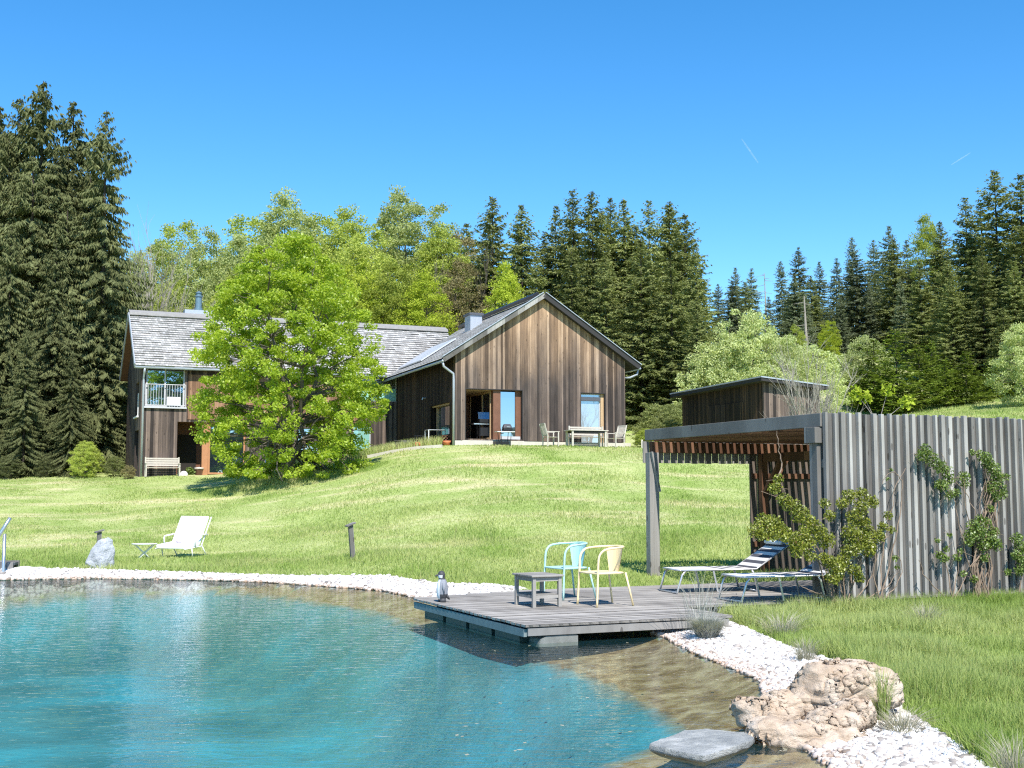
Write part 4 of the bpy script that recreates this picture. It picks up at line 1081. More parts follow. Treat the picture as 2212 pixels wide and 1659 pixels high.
# ---- gabled house
def gabled_house():
    t = empty('gabled_house', GH.o, GH.a, 'gabled house clad in weathered upright boards on the hill', 'house')
    W_, _ = GH.on_v(1351, 955, 0); _, he = GH.on_v(983, 764, 0); _, ha = GH.on_v(1176, 645, 0)
    um = W_ / 2; L = 10.9
    sl = (ha - he) / um
    top = lambda u: he + sl * (um - abs(u - um))
    def r(px0, py0, px1, py1, v=0):
        a = GH.on_v(px0, py1, v); b = GH.on_v(px1, py0, v); return (a[0], b[0], a[1], b[1])
    ol = r(1006, 840, 1128, 948.5); ol = (ol[0], ol[1], 0.06, GH.on_v(1066, 842, 0)[1])
    wr = r(1255.5, 849.5, 1306, 955); wr = (wr[0], wr[1], -.25, GH.on_v(1280, 850, 0)[1])
    b = MB(); wall_holes(b, 0, W_, top, [ol, wr], .3, 0.0, 'u', 0, (um,)); 
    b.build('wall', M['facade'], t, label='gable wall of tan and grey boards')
    # left side wall with a recessed window
    va, za = GH.on_u(929, 955, 0); vb, _ = GH.on_u(971, 870, 0)
    zt = GH.on_u(950, 873, 0)[1]
    lo, hi = min(va, vb), max(va, vb)
    b = MB(); wall_holes(b, .301, L, lambda s: he, [(lo, hi, .3, zt)], .3, -1.2, 'v', 0); b.build('wall', M['facade_side'], t, label='shaded side wall of narrow boards')
    b = MB(); b.box(W_ - .3, W_, .301, L, -.8, he); b.build('wall', M['facade_low'], t)
    b = MB(); b.poly([(0, L, -1.2), (W_, L, -.8), (W_, L, he), (um, L, ha), (0, L, he)]); b.build('wall', M['facade_low'], t)
    # side window: pane set back, oak lining
    b = MB(); b.box(.28, .30, lo, hi, .3, zt); b.build('window', M['glass'], t)
    b = MB(); b.box(.18, .30, lo + .02, lo + .12, .3, zt); b.box(.18, .3, hi - .55, hi - .45, .3, zt); b.box(.1, .3, lo, hi, zt - .08, zt - .002); b.build('window_frame', M['oak'], t)
    # front loggia
    uL = ol[0]; u1 = GH.on_v(1067, 900, 0)[0]; u2 = GH.on_v(1083, 900, 0)[0]; uR = ol[1]; dz0, dz1 = ol[2], ol[3]
    lg = MB(); dp = 3.6
    lg.box(uL - .15, uL - .003, .301, dp, dz0, dz1); lg.box(uL - .15, u1 + .05, dp, dp + .1, dz0, dz1)
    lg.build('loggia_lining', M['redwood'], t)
    lg = MB(); lg.box(uL - .15, uR, .301, dp, dz1, dz1 + .1); lg.build('loggia_ceiling', M['oak'], t)
    lg = MB(); lg.box(uL - .15, uR + .1, .01, dp, dz0 - .12, dz0 - .002); lg.build('loggia_floor', M['concrete'], t)
    # glazed sliding door on the right hand side of the loggia, looking left
    f = MB(); uu = u1
    for v_ in (.45, 1.55, 3.3): f.box(uu - .03, uu + .04, v_, v_ + .1, dz0 + .1, dz1 - .1)
    f.box(uu - .03, uu + .04, .45, 3.4, dz1 - .1, dz1 - .005); f.box(uu - .03, uu + .04, .45, 3.4, dz0, dz0 + .1)
    fo = f.build('sliding_door', M['oak'], t)
    g = MB(); g.box(uu, uu + .02, .56, 1.54, dz0 + .1, dz1 - .1); g.build('pane', M['glass'], fo)
    g = MB(); g.box(uu, uu + .02, 1.66, 3.29, dz0 + .1, dz1 - .1); g.build('pane', M['glass_dark'], fo)
    f = MB(); f.box(u1, u2, .10, .42, dz0, dz1 - .002); f.build('pillar', M['redwood'], t)
    f = MB(); f.box(uR - .26, uR - .003, .2, .34, dz0, dz1 - .002); f.build('pillar', M['redwood'], t)
    g = MB(); g.box(u2 + .002, uR - .262, .24, .26, dz0 + .15, dz1 - .06); g.build('window_pane', M['glass'], t)
    g = MB(); g.box(u2 + .002, uR - .05, .12, .3, dz0, dz0 + .14); g.build('window_sill', M['white_frame'], t)
    g = MB(); g.box(u2 + .02, uR - .3, .4, .45, dz0 + .16, dz0 + .5); g.build('blind', M['white_cloth'], t)
    # right window
    o = pane_window(t, GH, wr[0], wr[1] - .16, wr[2] + .02, wr[3] - .01, .18, M['glass_win'], M['white_frame'], .04)
    g = MB(); g.box(wr[0], wr[1] - .17, .10, .17, wr[3] - .34, wr[3] - .16); g.build('blind_box', M['zinc_dark'], o)
    g = MB(); g.box(wr[1] - .155, wr[1] - .002, .12, .29, wr[2], wr[3] - .002); g.build('window_post', M['oak'], t)
    # dark edge trims round the openings
    f = MB()
    for (a, c, z0, z1) in (ol, wr): 
        f.box(a - .03, c + .03, -.015, .03, z1, z1 + .035); f.box(a - .03, a, -.015, .03, z0, z1); f.box(c, c + .03, -.015, .03, z0, z1)
    f.build('opening_trim', M['dark_wood'], t)
    # plinth
    b = MB(); b.box(-.02, W_ + .25, -.06, .25, -1.2, -.03); b.build('plinth', M['concrete'], t)
    # roof
    ov, oe = .28, .6; th = .16
    for sgn in (-1, 1):
        S = Vector((sgn * -1, 0, sl)).normalized(); S = Vector((-sgn, 0, sl)).normalized()
        ue = um + sgn * (um + oe); ze = he - sl * oe
        N = Vector((sgn * sl, 0, 1)).normalized(); Ls = math.hypot(um + oe, sl * (um + oe))
        O = Vector((ue, -ov, ze)); 
        b = MB(); q = [O, O + Vector((0, L + 2 * ov, 0)), O + Vector((0, L + 2 * ov, 0)) + S * Ls, O + S * Ls]
        b.hexa([p + Vector((0, 0, 0.0)) for p in q] + [p + N * th for p in q]); b.build('roof_slab', M['dark_wood'], t)
        b = MB(); shingles(b, O + N * (th + .004) - S * .05, (0, 1, 0), S, N, L + 2 * ov, Ls + .05, .24, .02); ro = b.build('roof', M['shingle'], t)
        b = MB(); b.beam(O + Vector((0, -.02, 0)) + N * .10, O + Vector((0, -.02, 0)) + S * (Ls + .08) + N * .10, .035, .24, up=N); b.build('verge_board', M['grey_wood'] if sgn < 0 else M['dark_wood'], t)
        b = MB(); b.beam(O + Vector((0, -.04, 0)) + N * .235, O + Vector((0, -.04, 0)) + S * (Ls + .08) + N * .235, .10, .03, up=N); b.build('verge_flashing', M['zinc'], t)
        b = MB(); gx_ = ue + sgn * .06
        b.tube([(gx_, -ov, ze + .02), (gx_, L + ov, ze + .02)], .065, 10); b.build('gutter', M['zinc'], t, smooth=True)
    # dark collector strip under the ridge on the left slope
    S = Vector((1, 0, sl)).normalized(); N = Vector((-sl, 0, 1)).normalized(); RJ = Vector((um, 0, ha))
    b = MB()
    b.hexa([RJ + Vector((0, v_, 0)) - S * s_ + N * h_ for h_ in (th + .08, th + .22) for (v_, s_) in ((-.1, .05), (L + .2, .05), (L + .2, .42), (-.1, .42))])
    b.build('ridge_collector', M['black'], t)
    for k in range(12): pass
    # panel low on the left slope, white glare put into its colour
    O = Vector((-oe, 0, he - sl * oe))
    b = MB(); b.hexa([O + Vector((0, v_, 0)) + S * s_ + N * h_ for h_ in (th + .05, th + .11) for (v_, s_) in ((5.2, .75), (9.6, .75), (9.6, 2.9), (5.2, 2.9))]); b.build('roof_window', M['roof_glass'], t)
    # chimney
    va = 5.6; s_ = 3.8
    c0 = O + Vector((0, va, 0)) + S * s_
    b = MB(); b.box(c0.x, c0.x + .62, va, va + .9, c0.z - .1, c0.z + 1.0); ch = b.build('chimney', M['zinc'], t)
    b = MB(); b.box(c0.x - .07, c0.x + .69, va - .07, va + .97, c0.z + 1.0, c0.z + 1.11); b.build('chimney_cap', M['zinc_dark'], ch)
    # downpipes
    ze = he - sl * oe; b = MB()
    b.tube([(-oe - .06, -.2, ze), (-oe - .02, -.2, ze - .22), (-.35, -.1, ze - .38), (-.12, -.07, ze - .52), (-.1, -.07, ze - .8), (-.1, -.07, -.5)], .055, 10); b.build('downpipe', M['zinc'], t, smooth=True)
    b = MB(); b.tube([(W_ + oe + .05, -.1, ze), (W_ + oe, -.1, ze - .25), (W_ + .3, .05, ze - .4), (W_ + .05, .2, ze - .42)], .05, 10); b.build('downpipe', M['zinc'], t, smooth=True)
    b = MB(); vv, zz = GH.on_u(918, 860, -.05); b.tube([(-.02, vv, zz), (-.16, vv, zz), (-.18, vv, zz - .08)], .04, 8); b.build('wall_lamp', M['alu'], t)
    return W_, he, ha
n_ = NT('collector_glass')
def roof_glass():
    n = NT('glare_pale_roof_panel'); return n.surf((0.62, 0.64, 0.68, 1), 0.35, None, 0.3, 0.6)
M['roof_glass'] = roof_glass()
M['glass_win'] = glass('bright_window_glass', (0.30, 0.30, 0.29, 1), 0.34, 0.03)
GW, GHE, GHA = gabled_house()

# ---- long house
def long_house():
    t = empty('long_house', LH.o, LH.a, 'long two storey wooden house behind the maple', 'house')
    he = LH.on_v(300, 785, 0)[1]; L = 17.0; Dp = 7.0
    top = lambda u: he
    def r(px0, py0, px1, py1, v=0):
        a = LH.on_v(px0, py1, v); b = LH.on_v(px1, py0, v); return (a[0], b[0], a[1], b[1])
    w1 = r(314, 794, 401, 878); rec = r(380.5, 914, 532, 1030); rec = (rec[0], rec[1], 0.02, rec[3])
    wa = r(776, 814, 858, 866); wb = r(762, 918, 802, 975)
    wc = r(560, 925, 600, 1020); wd = r(610, 925, 690, 1022); we = r(700, 925, 742, 1000)
    # aqua corner window spans to the end
    b = MB(); wall_holes(b, 0, L, top, [w1, rec, wa, wb, wd], .28, -1.0, 'u', 0)
    b.build('wall', M['facade_low'], t, label='front wall of brown grey boards')
    # fresh orange boards between the storeys
    o1 = r(392, 812, 500, 880); o2 = r(500, 812, 775, 900)
    b = MB(); b.box(w1[1] + .15, wa[0] - .06, -.03, -.003, rec[3] + .12, he - .45); b.build('cladding_panel', M['facade_orange'], t, label='orange boards under the eave')
    # gable end left
    ridge_v = 3.55; hr = LH.o.z and (P(283, 684, LH.w(0, ridge_v, 0).y).z - LH.o.z)
    sl = (hr - he) / ridge_v
    ta = lambda s: he + sl * (ridge_v - abs(s - ridge_v))
    g1 = (1.0, 2.6, 3.0, 4.7); g2 = (.7, 2.4, .1, 2.3)
    b = MB(); wall_holes(b, .281, Dp, ta, [g1, g2], .28, -1.0, 'v', 0, (ridge_v,)); b.build('wall', M['facade_low'], t)
    b = MB(); b.box(.2, .22, g1[0], g1[1], g1[2], g1[3]); b.box(.2, .22, g2[0], g2[1], g2[2], g2[3]); b.build('window', M['glass_dark'], t)
    b = MB(); b.box(-.09, .1, g1[0] - .05, g1[1] + .05, g1[2] - .08, g1[2]); b.box(-.05, -.01, g1[0] - .03, g1[0] + .05, g1[2], g1[3] - .6); b.build('window_sill', M['white_paint'], t)
    b = MB(); b.poly([(0, Dp, -1), (L, Dp, -1), (L, Dp, he), (0, Dp, he)]); b.poly([(L, 0, -1), (L, Dp, -1), (L, Dp, he), (L, ridge_v, hr), (L, 0, he)]); b.build('wall', M['facade_low'], t)
    # upper window with railing
    um_ = (w1[0] + w1[1]) / 2 - .02
    o = pane_window(t, LH, w1[0] + .01, w1[1] - .01, w1[2] + .01, w1[3] - .01, .06, M['glass'], M['white_frame'], .07, (um_,))
    cu = MB()
    for k in range(14):
        x = w1[0] + .1 + k * (um_ - w1[0] - .15) / 14; cu.box(x, x + .05, .135, .16, w1[2] + .1, w1[2] + 1.1)
    cu.build('curtain', M['curtain'], o)
    b = MB(); b.box(w1[0] - .08, w1[1] + .08, -.12, .05, w1[2] - .07, w1[2]); b.build('window_sill', M['white_frame'], t)
    b = MB(); zt = LH.on_v(355, 831, 0)[1]
    b.tube([(w1[0] - .03, -.08, zt), (w1[1] + .03, -.08, zt)], .022, 6); b.tube([(w1[0] - .03, -.08, w1[2] + .08), (w1[1] + .03, -.08, w1[2] + .08)], .018, 6)
    n = 15
    for k in range(n + 1):
        x = w1[0] - .02 + k * (w1[1] - w1[0] + .04) / n; b.tube([(x, -.08, w1[2] + .0), (x, -.08, zt)], .012 if 0 < k < n else .02, 5)
    b.build('railing', M['white_frame'], t)
    b = MB(); b.box(um_ + .08, um_ + .75, -.05, .03, w1[2] + .1, w1[2] + .5); b.build('white_crate', M['white_paint'], t)
    # ground floor recess and big glazing
    ug = LH.on_v(453, 950, 0)[0]; dp = 1.6
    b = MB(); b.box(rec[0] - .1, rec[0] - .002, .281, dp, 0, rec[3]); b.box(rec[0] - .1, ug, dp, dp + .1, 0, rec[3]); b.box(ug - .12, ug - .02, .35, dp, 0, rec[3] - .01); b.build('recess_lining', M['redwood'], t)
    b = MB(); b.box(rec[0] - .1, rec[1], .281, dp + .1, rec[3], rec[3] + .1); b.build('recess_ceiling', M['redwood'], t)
    b = MB(); b.box(rec[0] + .25, rec[0] + 1.15, dp - .05, dp - .002, .02, 2.1); b.build('doorway', M['void'], t)  # dark panel in the entrance, shade of the room put into its colour
    b = MB(); b.box(ug - .35, ug - .06, .08, .34, 0, rec[3] - .004); b.build('pillar', M['orange_wood'], t)
    o = pane_window(t, LH, ug - .05, rec[1] - .01, .12, rec[3] - .01, .1, M['glass'], M['orange_wood'], .09, ())
    b = MB(); b.box(ug - .3, rec[1] + .1, -.25, .29, -.16, .0); b.build('threshold', M['orange_wood'], t)
    b = MB(); b.box(-.1, rec[0] + 3, -.9, -.26, -.8, -.14); b.box(-.1, rec[1], -.255, dp, -.8, -.165); b.build('terrace_slab', M['concrete'], t)
    # right windows
    for q, m in ((wa, 'glass_grey'), (wb, 'glass_aqua'), (wd, 'glass')):
        o = pane_window(t, LH, q[0] + .01, q[1] - .01, q[2] + .01, q[3] - .01, .08, M[m], M['white_frame'], .05)
        if q is wa:
            g = MB(); g.box(q[0] + .06, q[1] - .06, .055, .075, q[2] + .06, q[2] + (q[3] - q[2]) * .52); g.build('blind', M['aqua'], o)
    # roof
    ov, oe, th = .35, .32, .16
    for sgn in (-1, 1):
        S = Vector((0, -sgn, sl)).normalized(); N = Vector((0, sgn * sl, 1)).normalized()
        ve = ridge_v + sgn * (ridge_v + oe); ze = he - sl * oe; Ls = math.hypot(ridge_v + oe, sl * (ridge_v + oe)); O = Vector((-ov, ve, ze))
        q = [O, O + Vector((L + ov, 0, 0)), O + Vector((L + ov, 0, 0)) + S * Ls, O + S * Ls]
        b = MB(); b.hexa(q + [p + N * th for p in q]); b.build('roof_slab', M['redwood'], t)
        b = MB(); shingles(b, O + N * (th + .004) - S * .05, (1, 0, 0), S, N, L + ov, Ls + .05, .21); b.build('roof', M['shingle'], t)
        b = MB(); b.beam(O + Vector((-.02, 0, 0)) + N * .12, O + Vector((-.02, 0, 0)) + S * Ls + N * .12, .05, .26, up=N); b.build('verge_flashing', M['zinc'], t)
    b = MB(); hr2 = hr + th
    b.hexa([(-ov, ridge_v - .42, hr2 - .12), (L, ridge_v - .42, hr2 - .12), (L, ridge_v + .42, hr2 - .12), (-ov, ridge_v + .42, hr2 - .12), (-ov, ridge_v - .38, hr2 + .02), (L, ridge_v - .38, hr2 + .02), (L, ridge_v + .1, hr2 + .2), (-ov, ridge_v + .1, hr2 + .2)])
    b.build('ridge_cap', M['shingle_plain'], t)
    b = MB(); ze = he - sl * oe
    b.tube([(-ov, -oe - .07, ze + .05), (L, -oe - .07, ze + .05)], .075, 10); b.build('gutter', M['zinc'], t, smooth=True)
    b = MB(); b.tube([(.1, -oe - .07, ze), (.1, -oe, ze - .2), (.1, -.1, ze - .4), (.1, -.07, ze - .6), (.1, -.07, -.4)], .055, 10); b.build('downpipe', M['zinc'], t, smooth=True)
    # stove pipe
    c = LH.loc(P(429, 680, LH.w(4, ridge_v, 0).y)); cx = c.x
    b = MB(); b.box(cx - .75, cx + .7, ridge_v + .05, ridge_v + .7, hr2 - .5, hr2 + .38); ch = b.build('chimney', M['zinc'], t)
    b = MB(); b.lathe([(.22, hr2 + .38), (.22, hr2 + .5), (.17, hr2 + .52), (.17, hr2 + 1.1), (.22, hr2 + 1.12), (.22, hr2 + 1.17), (.14, hr2 + 1.19), (.14, hr2 + 1.3), (.19, hr2 + 1.31), (.04, hr2 + 1.42)], 16, cx - .02, ridge_v + .3); b.build('flue_pipe', M['flue'], ch, smooth=False)
    return he, rec
M['flue'] = plain('blue_green_flue', (0.16, 0.24, 0.29), 0.4, metal=.4)
M['orange_wood'] = plain('orange_larch', (0.42, 0.20, 0.10), 0.6, var=.25, scale=4)
M['shingle_plain'] = plain('grey_ridge_boards', (0.26, 0.25, 0.24), 0.8, var=.3, scale=5)
LHE, LREC = long_house()

# ---- shed
def shed():
    t = empty('garden_shed', SH.o, SH.a, 'dark wooden shed with a thin sloping roof behind the pergola', 'shed')
    Wd = 2.95; Lg = 6.8; zc = SH.on_v(1652, 826, 0)[1]
    zl = P(1476, 858, SH.w(0, Lg, 0).y).z - SH.o.z
    zr = P(1773, 842, SH.w(Wd, 0, 0).y).z - SH.o.z
    zf = zl + zr - zc
    topv = lambda v: zc + (zl - zc) * v / Lg
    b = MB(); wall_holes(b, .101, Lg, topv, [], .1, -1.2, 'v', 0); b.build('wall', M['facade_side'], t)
    b = MB(); wall_holes(b, 0, Wd, lambda u: zc + (zr - zc) * u / Wd, [], .1, -1.2, 'u', 0); b.build('wall', M['facade_low'], t)
    b = MB(); b.poly([(0, Lg, -1), (Wd, Lg, -1), (Wd, Lg, zf), (0, Lg, zl)]); b.poly([(Wd, 0, -1), (Wd, Lg, -1), (Wd, Lg, zf), (Wd, 0, zr)]); b.build('wall', M['shed_wood'], t)
    for (a, c) in ((1.55, 2.9), (3.0, 4.4)):
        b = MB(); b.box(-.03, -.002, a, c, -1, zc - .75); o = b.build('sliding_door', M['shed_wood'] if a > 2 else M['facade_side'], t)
        b = MB(); b.box(-.05, -.031, a + .05, a + .1, .7, 1.0); b.build('handle', M['alu'], o)
    def rz(u, v): return zc + (zr - zc) * u / Wd + (zl - zc) * v / Lg
    a, b_, c, d = (-.35, -.35), (Wd + .2, -.35), (Wd + .2, Lg + .5), (-.35, Lg + .5)
    b = MB(); b.hexa([(x, y, rz(x, y) + .0) for x, y in (a, b_, c, d)] + [(x, y, rz(x, y) + .14) for x, y in (a, b_, c, d)]); b.build('roof', M['dark_wood'], t)
    a, b_, c, d = (-.38, -.38), (Wd + .23, -.38), (Wd + .23, Lg + .53), (-.38, Lg + .53)
    b = MB(); b.hexa([(x, y, rz(x, y) + .142) for x, y in (a, b_, c, d)] + [(x, y, rz(x, y) + .20) for x, y in (a, b_, c, d)]); b.build('roof_sheet', M['zinc'], t)
shed()

# ------------------------------------------------------------------ garden furniture
def arc(c, r, a0, a1, n, f): return [f(c, r, a0 + (a1 - a0) * i / n) for i in range(n + 1)]
def tub_chair(loc, rz, mat, label):
    """metal armchair: front legs run up into a rail that curves round as arms and back"""
    t = empty('garden_chair', loc, rz, label, 'chair')
    hw, sd_ = .25, .23; sh, ah = .45, .78
    # x forward, y left; the rail: front legs at x=+.23 go straight up, bend and sweep back
    b = MB()
    pts = [(.27, hw + .01, .0), (.245, hw, sh), (.235, hw, .62), (.21, hw, .70), (.15, hw + .005, .755), (.06, hw + .01, .775), (-.06, hw, .785), (-.17, hw - .05, .79), (-.235, .13, .795), (-.25, 0, .80)]
    full = pts + [(x, -y, z) for x, y, z in pts[-2::-1]]
    # smooth
    sm = []
    for i in range(len(full) - 1):
        p0 = Vector(full[max(0, i - 1)]); p1 = Vector(full[i]); p2 = Vector(full[i + 1]); p3 = Vector(full[min(len(full) - 1, i + 2)])
        for k in range(4):
            s = k / 4; sm.append(.5 * ((2 * p1) + (-p0 + p2) * s + (2 * p0 - 5 * p1 + 4 * p2 - p3) * s * s + (-p0 + 3 * p1 - 3 * p2 + p3) * s ** 3))
    sm.append(Vector(full[-1]))
    b.tube(sm, .0155, 8); b.build('arm_rail', mat, t, smooth=True)
    for s in (1, -1):
        b = MB(); b.tube([(-.30, s * (hw + .02), 0), (-.21, s * (hw - .03), sh)], .014, 8); b.build('leg', mat, t, smooth=True)
    b = MB(); q = [(.25, -hw), (.27, 0), (.25, hw), (-.12, hw - .01), (-.20, .17), (-.22, 0), (-.20, -.17), (-.12, -hw + .01)]
    b.prism(q, sh - .012, sh + .006); b.build('seat', mat, t, bevel=.004)
    b = MB(); ring = [Vector((x, y, sh - .005)) for x, y in q]; b.tube(ring, .013, 6, closed=True); b.build('seat_frame', mat, t)
    # back panel: curved sheet between seat and rail
    b = MB(); n = 8
    lo = [(-.19 + .03 * abs(k / n * 2 - 1) ** 2, (k / n * 2 - 1) * .125, sh + .006) for k in range(n + 1)]
    hi = [(-.245 + .075 * abs(k / n * 2 - 1) ** 2.2, (k / n * 2 - 1) * .215, .785) for k in range(n + 1)]
    for k in range(n):
        for dx in (0, -.006): b.poly([(lo[k][0] + dx, lo[k][1], lo[k][2]), (lo[k + 1][0] + dx, lo[k + 1][1], lo[k + 1][2]), (hi[k + 1][0] + dx, hi[k + 1][1], hi[k + 1][2]), (hi[k][0] + dx, hi[k][1], hi[k][2])])
    b.build('backrest', mat, t)
    return t
def on_deck(px, py): return G(px, py, DKZ + .0005)
tub_chair(on_deck(1228, 1292), R(212), M['teal_paint'], 'mint blue metal armchair on the deck')
tub_chair(on_deck(1305, 1307), R(207), M['yellow_paint'], 'pale yellow metal armchair on the deck')

def side_table():
    p = on_deck(1162, 1308)
    t = empty('side_table', p, YAW + R(3), 'weathered wooden side table beside the mint chair', 'table')
    a, d, h = .195, .26, .43
    for sx in (-1, 1):
        for sy in (-1, 1):
            b = MB(); b.box(sx * a - .024, sx * a + .024, sy * d - .024, sy * d + .024, 0, h - .025); b.build('leg', M['table_wood'], t, bevel=.003)
    b = MB()
    for s in (-1, 1):
        b.box(-a + .025, a - .025, s * d - .012, s * d + .012, h - .085, h - .026); b.box(s * a - .012, s * a + .012, -d + .025, d - .025, h - .085, h - .026)
    b.build('apron', M['table_wood'], t)
    b = MB()
    for s in (-1, 1):
        b.box(-a + .025, a - .025, s * d - .014, s * d + .014, .12, .16); b.box(s * a - .014, s * a + .014, -d + .025, d - .025, .12, .16)
    b.build('stretcher', M['table_wood'], t)
    b = MB()
    for k in range(6): b.box(-a + .02, a - .02, -d + .03 + k * .083, -d + .03 + k * .083 + .068, .161, .173)
    b.build('shelf', M['table_wood'], t)
    b = MB()
    for k in range(6): b.box(-a - .05, a + .05, -d - .05 + k * .1035, -d - .05 + k * .1035 + .0985, h - .024, h)
    b.build('tabletop', M['table_wood'], t, bevel=.004)
side_table()

def penguin():
    p = on_deck(955, 1300)
    t = empty('penguin_figure', p, R(200), 'small grey and white penguin statue on the deck corner', 'statue')
    prof = [(.0, .03), (.05, .035), (.072, .06), (.085, .11), (.088, .17), (.083, .23), (.07, .28), (.053, .315), (.046, .335), (.052, .352), (.056, .375), (.052, .40), (.038, .422), (.018, .434), (.0, .437)]
    b = MB(); n = 24; b0 = 0
    for (r_, z) in prof:
        for k in range(n):
            a = 2 * PI * k / n
            cx = .012 * (z > .33)
            b.v.append((cx + r_ * .92 * math.cos(a), r_ * 1.0 * math.sin(a), z))
    for i in range(len(prof) - 1):
        zc = (prof[i][1] + prof[i + 1][1]) / 2
        for k in range(n):
            a = (2 * PI * (k + .5) / n + PI) % (2 * PI) - PI
            if zc > .33: b.cur = 1 if (abs(a) < 1.5 and zc < .385) else 2
            elif zc > .30: b.cur = 2
            else: b.cur = 1 if abs(a) < .85 else (0 if zc > .11 else 2)
            b.face((i * n + k, i * n + (k + 1) % n, (i + 1) * n + (k + 1) % n, (i + 1) * n + k))
    b.cur = 2
    b.tube([(.05, 0, .375), (.085, 0, .370), (.112, 0, .360)], [.02, .012, .003], 8)
    o = b.build('body', [M['stat_grey'], M['stat_white'], M['stat_dark']], t, smooth=True)
    for s in (-1, 1):
        b = MB(); b.lathe([(.0, .0), (.033, .002), (.036, .02), (.028, .05), (0, .06)], 12, .0, s * .045, 1.3, 1); b.build('foot', M['stat_dark'], t, smooth=True)
        b = MB(); b.tube([(0, s * .078, .27), (.005, s * .098, .2), (.0, s * .094, .12)], [.016, .022, .008], 8); b.build('flipper', M['stat_grey'], t, smooth=True)
    b = MB(); b.tube([(-.06, 0, .09), (-.11, 0, .03)], [.03, .008], 8); b.build('tail', M['stat_dark'], t, smooth=True)
M['stat_grey'] = plain('grey_stone_paint', (0.24, 0.25, 0.28), .7, var=.25, scale=40)
M['stat_white'] = plain('white_stone_paint', (0.7, 0.7, 0.72), .7, var=.15, scale=40)
M['stat_dark'] = plain('black_stone_paint', (0.06, 0.06, 0.065), .6, var=.5, scale=40)
penguin()

def sun_lounger(p, rz, label, up=R(32)):
    """x from foot end to head, y across"""
    t = empty('sun_lounger', p, rz, label, 'sun lounger', 'sun loungers under the pergola')
    hw = .32; h = .36; LF = 1.28; LB = .72
    b = MB(); n = 12
    b.poly([(0, -hw, h), (.62, -hw, h), (.62, hw, h), (0, hw, h)], [(0, 0), (.01, 0), (.01, 1), (0, 1)])
    b.poly([(0, -hw, h - .02), (.62, -hw, h - .02), (.62, hw, h - .02), (0, hw, h - .02)], [(0, 0), (.01, 0), (.01, 1), (0, 1)])
    for (x0, x1, y0, y1) in ((0, 0, -hw, hw), (0, .62, -hw, -hw), (0, .62, hw, hw)):
        b.poly([(x0, y0, h - .02), (x1, y1, h - .02), (x1, y1, h), (x0, y0, h)], [(0, 0)] * 4)
    b.build('foot_cloth', M['white_canvas'], t)
    b = MB()
    ex, ez = LF + LB * math.cos(up), h + LB * math.sin(up)
    segs = [((.62, h), (LF, h), 5.0), ((LF, h), (ex, ez), 6.0)]
    q = 0
    for (a, c, k) in segs:
        for off in (0, -.018):
            b.poly([(a[0], -hw, a[1] + off), (c[0], -hw, c[1] + off), (c[0], hw, c[1] + off), (a[0], hw, a[1] + off)], [(q, 0), (q + k * .75, 0), (q + k * .75, 1), (q, 1)])
        q += k * .75
    b.build('striped_cloth', M['stripe'], t)
    b = MB()
    for s in (-1, 1):
        b.tube([(0, s * (hw + .01), h - .01), (LF, s * (hw + .01), h - .01), (ex, s * (hw + .01), ez - .01)], .013, 7)
    b.tube([(0, -hw, h - .01), (0, hw, h - .01)], .013, 7); b.tube([(ex, -hw, ez - .01), (ex + .05, -hw * .7, ez + .05), (ex + .05, hw * .7, ez + .05), (ex, hw, ez - .01)], .013, 7)
    b.build('frame', M['alu'], t, smooth=True)
    for (x, dx) in ((.08, -.14), (1.2, .1)):
        b = MB(); b.tube([(x, -hw, h - .02), (x + dx * .4, -hw, h - .08), (x + dx, -hw, .02), (x + dx, -hw, .012), (x + dx, hw, .012), (x + dx, hw, .02), (x + dx * .4, hw, h - .08), (x, hw, h - .02)], .016, 7); b.build('leg_frame', M['alu'], t, smooth=True)
    b = MB()
    for s in (-1, 1): b.tube([(.55, s * hw, h - .02), (.62, s * hw, .012)], .015, 6)
    b.build('leg_frame', M['alu'], t)
    b = MB(); b.tube([(ex - .12, s_, ez + .0) for s_ in (-.26, 0, .26)], [.03, .035, .03], 10); b.build('head_roll', M['white_canvas'], t, smooth=True)
    return t
M['white_canvas'] = plain('white_canvas', (0.66, 0.65, 0.62), .85, var=.05)
pA = G(1452, 1279, DKZ + .004); sun_lounger(pA, YAW - R(6), 'striped sun lounger under the pergola nearest the open lawn')
pB = G(1585, 1298, DKZ + .004); sun_lounger(pB, YAW - R(3), 'striped sun lounger half hidden by the olive bush', R(24))

